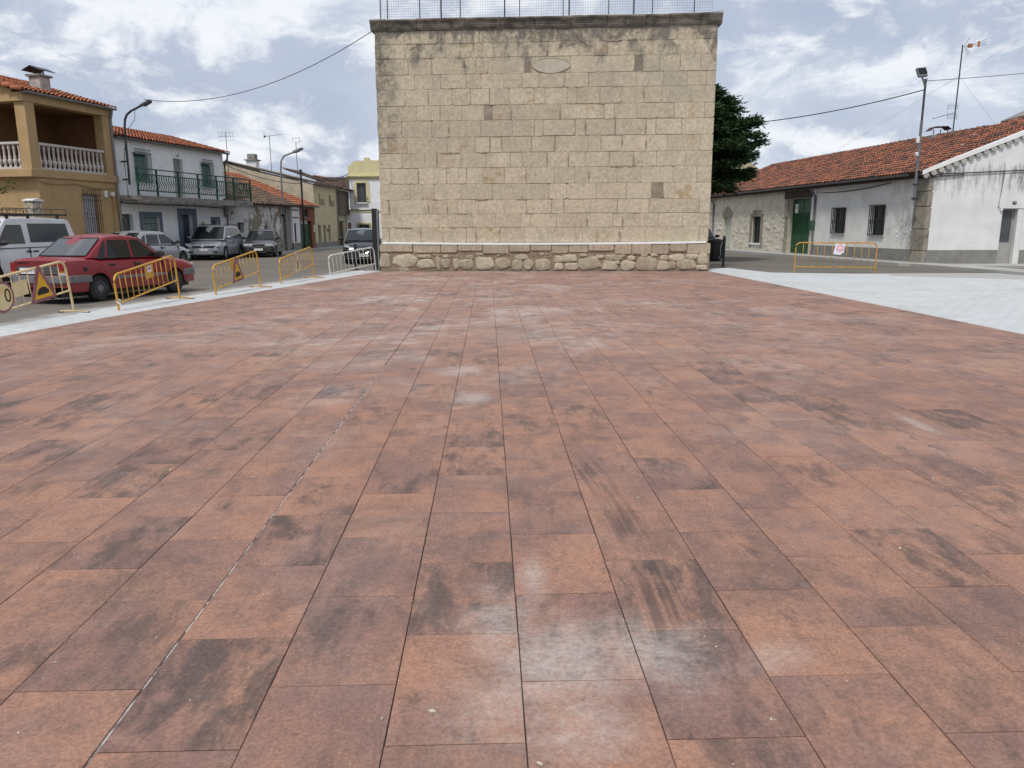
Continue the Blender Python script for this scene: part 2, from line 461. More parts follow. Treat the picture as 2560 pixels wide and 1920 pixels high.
    col = t.mix(t.math('MULTIPLY', sp, t.step(t.noise(pos, 1.7, 4), 0.42, 0.6)), col, (0.58, 0.53, 0.50))
    # rubber marks of a turning wheel
    ux, uy, uz = t.sep(pos)[:3]
    vy = t.math('SUBTRACT', uy, 3.4)
    fx = t.math('ADD', 0.745, t.math('MULTIPLY', t.math('MULTIPLY', vy, vy), -0.038))
    e = t.math('SUBTRACT', ux, fx)
    band = t.math('MULTIPLY', t.step(t.math('ABSOLUTE', e), 0.075, 0.115, 1.0, 0.0), t.math('MULTIPLY', t.step(uy, 2.45, 3.0), t.step(uy, 4.9, 5.5, 1.0, 0.0)))
    rib = t.step(t.noise(t.comb(t.math('MULTIPLY', e, 26.0), t.math('MULTIPLY', uy, 0.25), 0.0), 1.0, 2), 0.38, 0.56)
    gap = t.step(t.noise(t.comb(t.math('MULTIPLY', e, 5.0), t.math('MULTIPLY', uy, 2.1), 4.0), 1.0, 4), 0.36, 0.6)
    rub = t.math('MULTIPLY', t.math('MULTIPLY', band, rib), t.math('MULTIPLY', gap, 0.6))
    col = t.mix(rub, col, (0.055, 0.042, 0.04))
    t.l(col, b.inputs['Base Color'])
    t.l(t.math('ADD', t.math('MULTIPLY', n4, 0.25), 0.68), b.inputs['Roughness'])
    b.inputs['Specular IOR Level'].default_value = 0.30
    bp = t.n('ShaderNodeBump'); bp.inputs['Strength'].default_value = 0.35; bp.inputs['Distance'].default_value = 0.004
    t.l(t.math('ADD', t.math('MULTIPLY', n3, 0.6), n4), bp.inputs['Height'])
    t.l(bp.outputs[0], b.inputs['Normal'])
    return m
K['paving'] = paving_material()

def ground_material(name, c1, c2, spots, patch, bscale=90, pav=False):
    m, t, b = newmat(name)
    co = t.n('ShaderNodeTexCoord').outputs['Object']
    n1 = t.noise(co, 0.35, 8, 0.6); n2 = t.noise(co, 4.0, 8, 0.7); n3 = t.noise(co, 110, 3, 0.6)
    col = t.mix(t.step(n1, 0.35, 0.65), c1, c2)
    col = t.mix(t.math('MULTIPLY', t.step(n2, 0.5, 0.75), 0.5), col, patch)
    col = t.mix(t.math('MULTIPLY', t.step(n3, 0.55, 0.72), 0.5), col, spots)
    t.l(col, b.inputs['Base Color'])
    b.inputs['Roughness'].default_value = 0.92
    b.inputs['Specular IOR Level'].default_value = 0.25
    bp = t.n('ShaderNodeBump'); bp.inputs['Strength'].default_value = 0.45; bp.inputs['Distance'].default_value = 0.006
    t.l(t.math('ADD', n3, t.noise(co, bscale, 4, 0.6)), bp.inputs['Height'])
    t.l(bp.outputs[0], b.inputs['Normal'])
    return m
K['asphalt'] = ground_material('asphalt', (0.150, 0.132, 0.112), (0.118, 0.105, 0.090), (0.21, 0.185, 0.155), (0.175, 0.153, 0.130))
K['concrete_flat'] = ground_material('pale_concrete', (0.46, 0.485, 0.505), (0.40, 0.425, 0.445), (0.53, 0.55, 0.56), (0.49, 0.515, 0.535))
def sett_material(name, c1, c2, joint):
    m, t, b = newmat(name)
    co = t.n('ShaderNodeTexCoord').outputs['Object']
    br = t.n('ShaderNodeTexBrick'); t.l(t.vmath('ADD', co, (0.0, 0.0, 0.0)), br.inputs['Vector'])
    br.inputs['Scale'].default_value = 1.0; br.inputs['Brick Width'].default_value = .30; br.inputs['Row Height'].default_value = .20
    br.inputs['Mortar Size'].default_value = .010; br.inputs['Mortar Smooth'].default_value = .6; br.inputs['Bias'].default_value = -.2
    br.inputs['Color1'].default_value = (*c1, 1); br.inputs['Color2'].default_value = (*c2, 1); br.inputs['Mortar'].default_value = (*joint, 1)
    n1 = t.noise(co, .5, 9, .68, .3); n2 = t.noise(co, 5.5, 12, .76); n3 = t.noise(co, 60, 5, .7)
    col = t.mix(t.math('MULTIPLY', t.step(n1, .45, .70), .55), br.outputs[0], (.37, .37, .36))
    g = t.math('ADD', t.math('MULTIPLY', t.step(n2, .3, .72), .22), .88)
    col = t.mix(1.0, col, t.comb(g, g, g), 'MULTIPLY')
    col = t.mix(t.math('MULTIPLY', t.step(n3, .64, .76), .35), col, (.26, .25, .24))
    t.l(col, b.inputs['Base Color']); b.inputs['Roughness'].default_value = .9; b.inputs['Specular IOR Level'].default_value = .25
    bp = t.n('ShaderNodeBump'); bp.inputs['Strength'].default_value = .5; bp.inputs['Distance'].default_value = .012
    t.l(t.math('ADD', n2, t.math('MULTIPLY', br.outputs[1], -.6)), bp.inputs['Height']); t.l(bp.outputs[0], b.inputs['Normal'])
    return m
K['concrete'] = sett_material('pale_concrete_pavers', (.50, .515, .525), (.455, .47, .48), (.36, .36, .355))
K['concrete2'] = ground_material('damp_concrete', (0.36, 0.365, 0.35), (0.32, 0.325, 0.31), (0.4, 0.4, 0.38), (0.38, 0.385, 0.37))
K['pavement'] = ground_material('pavement_concrete', (0.37, 0.365, 0.345), (0.31, 0.305, 0.29), (0.42, 0.41, 0.39), (0.34, 0.335, 0.31))
K['jointsand'] = mat('joint_sand', (0.035, 0.024, 0.022), (0.06, 0.042, 0.038), 8, rough=0.95)
K['grout'] = mat('white_grout', (0.44, 0.44, 0.43), (0.08, 0.07, 0.065), 9, rough=0.9, lo=0.44, hi=0.58)

def spill_material():
    m, t, b = newmat('cement_spill')
    co = t.n('ShaderNodeTexCoord').outputs['Object']
    e = t.n('ShaderNodeAttribute', attribute_name='edge').outputs['Fac']
    n = t.noise(co, 1.6, 9, 0.68); g = t.noise(co, 110, 3)
    f = t.step(t.math('ADD', t.math('MULTIPLY', n, 0.9), e), 0.62, 1.15)
    col = t.mix(f, (0.135, 0.120, 0.103), (0.37, 0.36, 0.34))
    col = t.mix(t.math('MULTIPLY', t.step(g, 0.55, 0.72), 0.4), col, (0.19, 0.175, 0.155))
    t.l(col, b.inputs['Base Color']); b.inputs['Roughness'].default_value = 0.93
    return m
K['spill'] = spill_material()

def ashlar_material(name, c1, c2, c3, top=True):
    m, t, b = newmat(name)
    co = t.n('ShaderNodeTexCoord').outputs['Object']
    rn = t.n('ShaderNodeObjectInfo').outputs['Random']
    off = t.comb(t.math('MULTIPLY', rn, 37.0), t.math('MULTIPLY', rn, 11.0), 0.0)
    v = t.vmath('ADD', co, off)
    n1 = t.noise(v, 1.3, 8, 0.62); n2 = t.noise(v, 7.0, 9, 0.7); n3 = t.noise(v, 40, 5, 0.7)
    col = t.mix(t.step(t.math('ADD', n1, t.math('MULTIPLY', t.math('SUBTRACT', rn, 0.5), 0.32)), 0.3, 0.7), c1, c2)
    r2 = t.math('FRACT', t.math('MULTIPLY', rn, 9.37))
    ochre = t.math('MULTIPLY', t.step(t.noise(v, 2.0, 6, 0.6), 0.52, 0.72), t.step(r2, 0.55, 0.95, 0.0, 0.8))
    col = t.mix(ochre, col, (0.34, 0.225, 0.105))
    pit = t.step(n2, 0.66, 0.74)
    col = t.mix(t.math('MULTIPLY', pit, 0.5), col, (0.20, 0.16, 0.115))
    blot = t.step(t.noise(co, 2.6, 10, 0.72, 0.4), 0.5, 0.72)
    col = t.mix(t.math('MULTIPLY', blot, 0.32), col, (0.27, 0.23, 0.175))
    pale = t.step(t.noise(v, 4.2, 10, 0.75), 0.58, 0.7)
    col = t.mix(t.math('MULTIPLY', pale, 0.35), col, (0.56, 0.50, 0.40))
    col = t.mix(t.math('MULTIPLY', t.step(n3, 0.62, 0.75), 0.25), col, (0.17, 0.14, 0.105))
    if top:
        # lichen: black runs under the cornice and grey crust down the left edge
        x, y, z = t.sep(co)[:3]
        mp = t.n('ShaderNodeMapping'); mp.inputs['Scale'].default_value = (1.2, 1.0, 0.8); t.l(co, mp.inputs[0])
        run = t.noise(mp.outputs[0], 1.5, 12, 0.72, 0.5)
        hz = t.math('ADD', t.math('MULTIPLY', t.step(z, 6.2, 8.4), 0.8), t.math('MULTIPLY', t.step(z, 8.12, 8.36), 0.5))
        dirt = t.step(t.math('ADD', run, t.math('MULTIPLY', hz, 0.30)), 0.62, 0.80)
        left = t.math('MULTIPLY', t.step(x, 0.0, 1.9, 0.36, 0.0), t.step(z, 1.4, 5.5))
        crust = t.step(t.math('ADD', t.noise(co, 1.3, 12, 0.75), left), 0.66, 0.90)
        col = t.mix(t.math('MULTIPLY', crust, t.math('MULTIPLY', t.step(n2, 0.3, 0.6), 0.75)), col, (0.115, 0.105, 0.088))
        col = t.mix(t.math('MULTIPLY', dirt, t.step(n2, 0.25, 0.55, 0.35, 0.85)), col, (0.095, 0.092, 0.084))
    mot = t.noise(v, 9, 14, 0.8)
    mv = t.math('ADD', t.math('MULTIPLY', t.step(mot, 0.30, 0.70), 0.55), 0.70)
    col = t.mix(1.0, col, t.comb(mv, mv, mv), 'MULTIPLY')
    big_ = t.noise(co, 0.55, 8, 0.65)
    zb_ = t.step(t.sep(co)[2], 2.5, 7.5, 0.12, 0.42)
    col = t.mix(t.math('MULTIPLY', t.step(big_, 0.40, 0.68), zb_), col, (0.27, 0.25, 0.215))
    t.l(col, b.inputs['Base Color'])
    b.inputs['Roughness'].default_value = 0.94
    b.inputs['Specular IOR Level'].default_value = 0.2
    bp = t.n('ShaderNodeBump'); bp.inputs['Strength'].default_value = 0.5; bp.inputs['Distance'].default_value = 0.02
    t.l(t.math('ADD', t.math('MULTIPLY', n2, 0.7), t.math('MULTIPLY', n3, 0.35)), bp.inputs['Height'])
    t.l(bp.outputs[0], b.inputs['Normal'])
    return m
K['ashlar'] = ashlar_material('limestone_ashlar', (0.525, 0.452, 0.335), (0.45, 0.385, 0.285), None)
K['ashlar_dark'] = ashlar_material('rough_brown_stone', (0.33, 0.28, 0.215), (0.20, 0.16, 0.12), None)
K['plinthstone'] = ashlar_material('plinth_stone', (0.43, 0.355, 0.265), (0.34, 0.28, 0.21), None, top=False)
K['rubble'] = ashlar_material('rubble_stone', (0.48, 0.415, 0.315), (0.34, 0.285, 0.21), None, top=False)
K['mortar'] = mat('brown_mortar', (0.20, 0.15, 0.105), (0.28, 0.22, 0.16), 3.5, rough=0.97, bump=0.7, bscale=28)
K['wallmortar'] = mat('wall_mortar', (0.25, 0.195, 0.14), (0.42, 0.36, 0.27), 0.9, rough=0.97, bump=0.5, bscale=28, lo=0.42, hi=0.56)
K['cornice'] = mat('blackened_cornice', (0.25, 0.225, 0.185), (0.085, 0.078, 0.068), 2.2, rough=0.95, bump=0.6, bscale=18, c3=(0.24, 0.215, 0.17), s3=3.2, t3=(0.6, 0.72), stretch=(1, 1, 2.2))
K['whiteline'] = mat('white_line', (0.82, 0.82, 0.82), (0.76, 0.76, 0.75), 4, rough=0.6)

def roof_material(name, c1, c2, lichen, amt=(0.56, 0.68)):
    m, t, b = newmat(name)
    co = t.n('ShaderNodeTexCoord').outputs['Object']
    a = t.n('ShaderNodeAttribute', attribute_name='tr').outputs['Fac']
    rn = t.n('ShaderNodeObjectInfo').outputs['Random']
    r = t.math('FRACT', t.math('ADD', a, rn))
    loc = t.n('ShaderNodeNewGeometry').outputs['Position']
    n1 = t.noise(loc, 7.0, 7, 0.65); n2 = t.noise(loc, 1.1, 8, 0.65); n3 = t.noise(loc, 3.2, 8, 0.7, 0.3)
    col = t.mix(t.step(t.math('ADD', n1, t.math('MULTIPLY', t.math('SUBTRACT', r, 0.5), 0.8)), 0.25, 0.75), c1, c2)
    f = t.step(t.math('ADD', n3, t.math('MULTIPLY', t.math('SUBTRACT', r, 0.5), 0.22)), amt[0], amt[1])
    col = t.mix(t.math('MULTIPLY', f, 0.85), col, lichen)
    t.l(col, b.inputs['Base Color']); b.inputs['Roughness'].default_value = 0.9
    return m
K['roof'] = roof_material('orange_roof_tile', (0.36, 0.122, 0.055), (0.24, 0.078, 0.036), (0.09, 0.045, 0.032))
K['roofdark'] = roof_material('lichened_roof_tile', (0.30, 0.103, 0.052), (0.20, 0.068, 0.038), (0.045, 0.033, 0.028), (0.47, 0.56))
K['roofbrown'] = roof_material('old_brown_roof_tile', (0.155, 0.093, 0.06), (0.10, 0.066, 0.046), (0.055, 0.046, 0.036), (0.46, 0.62))
K['roofbase'] = mat('roof_underlay', (0.05, 0.026, 0.018), (0.08, 0.04, 0.028), 5, rough=0.95)

def peeling_material():
    m, t, b = newmat('peeling_limewash')
    co = t.n('ShaderNodeTexCoord').outputs['Object']
    mp = t.n('ShaderNodeMapping'); mp.inputs['Scale'].default_value = (1.0, 1.0, 0.6); t.l(co, mp.inputs[0])
    n1 = t.noise(mp.outputs[0], 1.3, 9, 0.66, 1.2); n2 = t.noise(mp.outputs[0], 3.6, 9, 0.68, 1.6); n3 = t.noise(co, 14, 5, 0.7)
    z = t.sep(co)[2]
    f = t.step(t.math('ADD', n1, t.math('MULTIPLY', n2, 0.42)), 0.72, 0.77)
    col = t.mix(t.step(n3, 0.3, 0.7), (0.64, 0.635, 0.62), (0.52, 0.51, 0.49))
    col = t.mix(f, col, t.mix(t.step(n2, 0.35, 0.65), (0.20, 0.165, 0.12), (0.30, 0.25, 0.185)))
    crack = t.step(t.math('ABSOLUTE', t.math('SUBTRACT', n2, 0.5)), 0.0, 0.022, 1.0, 0.0)
    col = t.mix(t.math('MULTIPLY', crack, 0.7), col, (0.08, 0.07, 0.055))
    t.l(col, b.inputs['Base Color']); b.inputs['Roughness'].default_value = 0.95
    bp = t.n('ShaderNodeBump'); bp.inputs['Strength'].default_value = 0.8; bp.inputs['Distance'].default_value = 0.05
    t.l(t.math('ADD', f, n2), bp.inputs['Height']); bp.invert = True
    t.l(bp.outputs[0], b.inputs['Normal'])
    return m
K['peeling'] = peeling_material()

def masonry_material():
    m, t, b = newmat('pale_rubble_masonry')
    co = t.n('ShaderNodeTexCoord').outputs['Object']
    n1 = t.noise(co, 1.6, 7, 0.6); n2 = t.noise(co, 5.0, 9, 0.72, 0.6); n3 = t.noise(co, 30, 5, 0.7)
    col = t.mix(t.step(n1, 0.35, 0.65), (0.60, 0.56, 0.46), (0.49, 0.455, 0.37))
    col = t.mix(t.math('MULTIPLY', t.step(n2, 0.6, 0.68), 0.75), col, (0.14, 0.125, 0.10))
    t.l(col, b.inputs['Base Color']); b.inputs['Roughness'].default_value = 0.95
    bp = t.n('ShaderNodeBump'); bp.inputs['Strength'].default_value = 0.9; bp.inputs['Distance'].default_value = 0.06
    t.l(t.math('ADD', n2, t.math('MULTIPLY', n3, 0.3)), bp.inputs['Height'])
    t.l(bp.outputs[0], b.inputs['Normal'])
    return m
K['masonry'] = masonry_material()

# ================================================================== ground
rng = random.Random(4)
def sheet(name, poly, z0, z1, m):
    return struct(MB().prism(poly, z0, z1, 'z').build(name, m))
gm = MB()
N = 24
for i in range(N):
    for j in range(N):
        x0, x1 = -420 + 840 * i / N, -420 + 840 * (i + 1) / N
        y0, y1 = -80 + 840 * j / N, -80 + 840 * (j + 1) / N
        gm.face([(x0, y0, -.02), (x1, y0, -.02), (x1, y1, -.02), (x0, y1, -.02)])
struct(gm.build('asphalt_road', K['asphalt']))

PL = [(-8.5, -5), (-8.05, 8), (-7.72, 11.5), (-7.30, 14.8), (-6.5, 19.4), (-5.52, 24.9), (-4.98, 27.9), (-4.82, 28.66)]
PR = [(7.08, 27.92), (7.32, 21.4), (7.52, 15.0), (7.61, 11.0), (7.72, -5)]
OUT = [(-9.3, -5), (-8.95, 8), (-8.55, 12.8), (-8.22, 16.1), (-7.12, 21.6), (-6.2, 26.3), (-5.72, 29.2)]
strip = [(x - .004, y) for x, y in PL] + [(-4.82, 28.85), (-4.95, 29.25)] + OUT[::-1]
sheet('concrete_strip', strip, -.06, -.001, K['concrete'])
apron = [(x + .004, y) for x, y in PR[::-1]] + [(7.12, 28.1), (7.2, 29.3), (8.35, 30.1), (8.95, 26.95), (9.9, 26.55), (11.45, 26.08), (17.2, 25.95), (27, 25.9), (27, -5)]
sheet('concrete_apron', apron, -.06, -.001, K['concrete'])
sheet('damp_apron_patch', [(13.6, 24.0), (15.2, 22.9), (18.5, 22.0), (26, 21.4), (26, 25.7), (17.2, 25.75), (12.6, 25.8), (12.2, 24.9)], -.001, .003, K['concrete2'])
# cement spilled on the asphalt beside the strip
sm = MB(); ed = []
for i in range(len(OUT) - 1):
    a, b2 = Vector((*OUT[i], -.016)), Vector((*OUT[i + 1], -.016))
    d = (b2 - a).normalized(); nrm = Vector((-d.y, d.x, 0))
    for k, wd in enumerate((0, .4, .8, 1.3)):
        pass
    rows = [(0, .62), (.35, .42), (.8, .15), (1.4, -.2)]
    for (w0, e0), (w1, e1) in zip(rows[:-1], rows[1:]):
        sm.face([a + nrm * w0, b2 + nrm * w0, b2 + nrm * w1, a + nrm * w1]); ed += [e0, e0, e1, e1]
so = struct(sm.build('cement_spill', K['spill'], fix=False))
at = so.data.attributes.new('edge', 'FLOAT', 'POINT')
at.data.foreach_set('value', ed)

# ------------------------------------------------------------------ the paved square
TH = R(1.68)
ct, st_ = math.cos(TH), math.sin(TH)
def tl(p):                                    # world -> paving frame
    return (p[0] * ct + p[1] * st_, -p[0] * st_ + p[1] * ct)
plaza = struct(MB().prism([tl(p) for p in PL + PR], -.06, -.007, 'z').build('paved_square', K['jointsand']))
plaza.rotation_euler = (0, 0, TH)
PP = [tl(p) for p in PL + PR]
def clip(poly, cp):
    """Sutherland-Hodgman against a convex polygon given clockwise"""
    out = poly
    for i in range(len(cp)):
        a, b2 = cp[i], cp[(i + 1) % len(cp)]
        inp, out = out, []
        if not inp: break
        def side(p): return (b2[0] - a[0]) * (p[1] - a[1]) - (b2[1] - a[1]) * (p[0] - a[0])
        for k in range(len(inp)):
            p, q = inp[k], inp[(k + 1) % len(inp)]
            sp, sq = side(p), side(q)
            if sp <= 0: out.append(p)
            if (sp < 0 < sq) or (sq < 0 < sp):
                f = sp / (sp - sq)
                out.append((p[0] + (q[0] - p[0]) * f, p[1] + (q[1] - p[1]) * f))
    return out
def area(p):
    return abs(sum(p[i][0] * p[(i + 1) % len(p)][1] - p[(i + 1) % len(p)][0] * p[i][1] for i in range(len(p)))) / 2
TW, TLn = .448, .670
tiles = []
for c in range(-20, 18):
    u0 = .103 + c * TW
    ph0 = 2.155 if (c + 1) % 2 == 0 else 2.490
    vs_ = []
    v = ph0 - 12 * TLn
    while v < 8.5: vs_.append(v); v += TLn
    if 8.5 - vs_[-1] < .04: vs_.pop()
    vs_.append(8.5)
    v = 8.5 + (TLn if (c + 1) % 2 == 0 else TLn / 2)
    if (c + 1) % 2 == 0: v = 8.5 + TLn * .78
    while v < 29.5: vs_.append(v); v += TLn
    for a, b2 in zip(vs_[:-1], vs_[1:]):
        gx = .0020 + (.002 if c in (-3, 7) else 0)
        gx2 = .0020 + (.002 if c + 1 in (-3, 7) else 0)
        g0 = .0045 if abs(a - 8.5) < .01 else .0022
        g1 = .0045 if abs(b2 - 8.5) < .01 else .0022
        j = lambda s=.0012: rng.uniform(-s, s)
        q = [(u0 + gx + j(), a + g0 + j()), (u0 + gx + j(), b2 - g1 + j()), (u0 + TW - gx2 + j(), b2 - g1 + j()), (u0 + TW - gx2 + j(), a + g0 + j())]
        q = clip(q, PP)
        if len(q) >= 3 and area(q) > .0004:
            tiles.append(q)
def cen(q): return (sum(p[0] for p in q) / len(q), sum(p[1] for p in q) / len(q))
def shown(q):
    u, v = cen(q)
    if v < 1.5 or abs(u + .05) > .70 * v + .35: return -1
    return 1.0 / (v * v * v + u * u)
def tile_geo(mb, q, at_v, at_r):
    """slab with a small chamfer; corners differ by a millimetre"""
    n = len(q)
    cx, cy = cen(q)
    ch = .0022
    ox, oy, oz, rr = rng.uniform(0, 60), rng.uniform(0, 60), rng.uniform(0, 30), rng.random()
    hz = rng.uniform(-.0012, .0008)
    tx, ty = rng.uniform(-.002, .002), rng.uniform(-.002, .002)
    i0 = len(mb.v)
    flip = rng.choice((1, -1))
    for lvl in range(3):
        for (x, y) in q:
            if lvl == 2:
                dx_, dy_ = cx - x, cy - y
                L_ = math.hypot(dx_, dy_)
                x, y = x + dx_ / L_ * ch * 1.4, y + dy_ / L_ * ch * 1.4
            z = (-.02, hz - ch, hz)[lvl] + (x - cx) * tx + (y - cy) * ty
            mb.v.append((x, y, z))
            at_v += [(x - cx) * flip + ox, (y - cy) * flip + oy, oz]
            at_r.append(rr)
    for lvl in range(2):
        for i in range(n):
            k = (i + 1) % n
            mb.f.append((i0 + lvl * n + i, i0 + lvl * n + k, i0 + (lvl + 1) * n + k, i0 + (lvl + 1) * n + i))
    mb.f.append(tuple(i0 + 2 * n + i for i in range(n - 1, -1, -1))[::-1])
def tile_obj(name, qs):
    mb, av, ar = MB(), [], []
    for q in qs: tile_geo(mb, q, av, ar)
    me = mb.mesh(name)
    recalc(me)
    a = me.attributes.new('tc', 'FLOAT_VECTOR', 'POINT'); a.data.foreach_set('vector', av)
    a = me.attributes.new('tr', 'FLOAT', 'POINT'); a.data.foreach_set('value', ar)
    me.materials.append(K['paving'])
    return link(name, me, plaza)
tiles.sort(key=shown, reverse=True)
for q in tiles[:300]:
    tile_obj('paving_slab', [q])
o = tile_obj('paving_slabs_beyond', tiles[300:])
o['kind'] = 'stuff'
# pale grout that fills two of the long joints
for c, y0, y1 in ((-3, 1.2, 9.0), (7, 4.0, 12.0)):
    u = .103 + c * TW
    wd = .0036 if c != -1 else .0022
    box('grout_line', u - wd + .001, u + wd + .001, y0, y1, -.009, -.0035, K['grout'], plaza)

# dry bits and cement crumbs lying about
gb_ = MB()
for _ in range(420):
    v_ = 1.6 + 9.5 * rng.random() ** 1.6
    u_ = rng.uniform(-1, 1) * min(7.0, .72 * v_ + .2)
    r_ = rng.uniform(.0012, .0034) * (1 + (rng.random() < .05) * 1.5)
    a_ = rng.uniform(0, 6.28); e_ = rng.uniform(.5, 2.4)
    pts = [(u_ + r_ * e_ * math.cos(a_), v_ + r_ * e_ * math.sin(a_)), (u_ - r_ * math.sin(a_), v_ + r_ * math.cos(a_)), (u_ - r_ * e_ * math.cos(a_), v_ - r_ * e_ * math.sin(a_)), (u_ + r_ * math.sin(a_), v_ - r_ * math.cos(a_))]
    gb_.prism(pts, .0006, .0006 + r_ * .8, 'z')
K['crumb'] = mat('dry_crumbs', (0.55, 0.50, 0.42), (0.32, 0.25, 0.17), 25, rough=.95)
gr_ = gb_.build('scattered_crumbs', K['crumb'])
gr_.rotation_euler = (0, 0, TH)
gr_['kind'] = 'stuff'
tag(gr_, 'pale crumbs and dry bits scattered over the terracotta paving', 'litter')

# ================================================================== the old ball-court wall
WL, WA = Vector((-4.79, 28.89, 0)), R(-3.705)
wall = thing('ball_court_wall', 'tall pale limestone block wall with cornice and white line at the end of the square', 'wall', WL, WA)
WW = 11.9
box('wall_core', .03, WW - .03, .016, .8, .6, 8.34, K['wallmortar'], wall)
box('plinth_core', -.05, WW + .05, -.075, .86, 0, .985, K['mortar'], wall)
ZC = [8.324, 7.865, 7.392, 6.847, 6.364, 5.810, 5.293, 4.739, 4.187, 3.675, 3.111, 2.558, 2.053, 1.566, 1.03]
UJ = [[1.07, 2.26, 2.52, 3.71, 4.18, 4.83, 5.52, 5.84, 6.43, 7.1, 8.25, 9.3, 9.64, 10.54, 11.32], [0.2, 1.08, 1.52, 2.5, 3.03, 4.45, 5.07, 6.08, 7.16, 7.72, 8.12, 8.82, 9.7, 10.39, 11.59], [0.2, 1.18, 2.01, 3.18, 3.58, 4.0, 5.28, 5.52, 6.89, 7.83, 9.09, 9.38, 9.96, 10.66, 11.35], [0.24, 1.39, 2.31, 3.22, 3.76, 4.55, 5.2, 5.79, 6.7, 7.52, 8.39, 9.18, 10.11, 10.92, 11.59], [1.04, 1.86, 2.7, 3.36, 4.05, 4.74, 5.62, 6.01, 6.78, 7.13, 7.92, 8.66, 9.45, 10.08, 11.07], [0.21, 1.42, 2.27, 3.05, 3.85, 4.14, 4.8, 5.51, 6.54, 8.09, 8.44, 9.21, 10.52, 11.55], [0.87, 1.96, 2.57, 3.71, 4.85, 5.63, 5.93, 7.08, 7.43, 8.48, 9.55, 9.89, 10.8], [0.38, 1.06, 2.5, 3.51, 4.05, 4.47, 5.53, 6.36, 7.53, 7.99, 8.73, 9.57, 10.31, 11.46], [0.87, 1.69, 2.12, 2.99, 3.9, 4.78, 5.22, 6.08, 6.84, 7.44, 8.3, 9.15, 9.96, 10.97], [0.42, 1.44, 2.45, 3.19, 3.79, 4.55, 5.33, 6.35, 7.08, 7.58, 8.61, 9.43, 10.57, 11.38], [1.11, 1.59, 2.02, 2.97, 4.12, 5.19, 6.16, 6.8, 7.85, 8.92, 9.81, 10.23, 10.65], [0.32, 1.77, 2.46, 2.85, 3.61, 4.54, 5.35, 6.27, 6.7, 8.62, 9.74, 11.52], [0.76, 2.15, 2.48, 3.37, 4.23, 5.15, 5.51, 6.44, 7.53, 8.47, 8.82, 10.09, 10.95], [0.3, 1.46, 2.3, 3.14, 3.51, 4.38, 5.27, 6.13, 7.1, 7.38, 7.88, 8.72, 9.64, 11.02, 11.53]]
DARK = {(2, 7), (2, 11), (5, 5), (10, 11)}
def block(name, x0, x1, z0, z1, m, parent, yf=0.0, depth=.10, gap=.007, jit=.008, rnd=.03):
    """dressed block: worn corners, slightly uneven edges, front face proud by a few millimetres"""
    g = gap
    x0, x1, z0, z1 = x0 + g, x1 - g, z0 + g, z1 - g
    j = lambda s=jit: rng.uniform(-s, s)
    c = [min(rng.uniform(.25, 1.0) * rnd, (x1 - x0) * .3, (z1 - z0) * .3) for _ in range(4)]
    xm, zm = (x0 + x1) / 2, (z0 + z1) / 2
    ring = [(x0 + c[0], z0 + j(.003)), (xm + j(.1), z0 + j() * .6), (x1 - c[1], z0 + j(.003)), (x1 + j(.003), z0 + c[1]), (x1 + j() * .6, zm), (x1 + j(.003), z1 - c[2]),
            (x1 - c[2], z1 + j(.003)), (xm + j(.1), z1 + j() * .6), (x0 + c[3], z1 + j(.003)), (x0 + j(.003), z1 - c[3]), (x0 + j() * .6, zm), (x0 + j(.003), z0 + c[0])]
    n = len(ring)
    mb = MB()
    tx, tz = rng.uniform(-.006, .006), rng.uniform(-.008, .008)
    for lv in range(3):
        for (x, z) in ring:
            if lv == 2:
                x += (.006 if x < xm else -.006); z += (.006 if z < zm else -.006)
            y = (yf + depth, yf + .010, yf)[lv] + (x - xm) * tx + (z - zm) * tz
            mb.v.append((x, y, z))
    for lv in range(2):
        for i in range(n):
            k = (i + 1) % n
            mb.f.append((lv * n + i, lv * n + k, (lv + 1) * n + k, (lv + 1) * n + i))
    mb.f.append(tuple(2 * n + i for i in range(n)))
    return mb.build(name, m, parent)
for ci, us in enumerate(UJ):
    z1, z0 = ZC[ci], ZC[ci + 1]
    us = [0.0] + us + [WW]
    for k in range(len(us) - 1):
        dk = (ci, k) in DARK
        block('ashlar_block', us[k], us[k + 1], z0, z1, K['ashlar_dark'] if dk else K['ashlar'], wall,
              yf=(.012 if dk else rng.uniform(-.010, .006)), gap=rng.choice((.001, .0015, .0015, .002, .003, .005, .014)), rnd=rng.choice((.012, .02, .03, .055, .08)), jit=rng.choice((.006, .01, .02)))
# smears of brown repair mortar over the joints
K['smear'] = mat('repair_mortar', (0.25, 0.19, 0.135), (0.33, 0.27, 0.20), 6, rough=0.97, bump=0.5, bscale=40)
for _ in range(64):
    ci = rng.randrange(0, 14)
    if rng.random() < .62:
        u = rng.choice(UJ[ci]); z = rng.uniform(ZC[ci + 1] + .15, ZC[ci] - .15)
        ww_, hh_ = rng.uniform(.03, .085), rng.uniform(.15, .46)
    else:
        u = rng.uniform(.5, 11.4); z = ZC[ci + 1]; ww_, hh_ = rng.uniform(.2, .7), rng.uniform(.025, .06)
    n = 12
    ring = []
    for i in range(n):
        q = 2 * math.pi * i / n
        r_ = rng.uniform(.6, 1.25)
        ring.append((u + math.cos(q) * ww_ / 2 * r_, z + math.sin(q) * hh_ / 2 * r_))
    MB().prism(ring, -.0165 + rng.uniform(-.002, .003), .05).build('mortar_smear', K['smear'], wall)
# returns at both ends of the wall
for xe in (0.0, WW - .03):
    for ci in range(14):
        for (ya, yb) in ((.10, .8),):
            box('return_block', xe, xe + .03, ya + .005, yb, ZC[ci + 1] + .006, ZC[ci] - .006, K['ashlar'], wall)
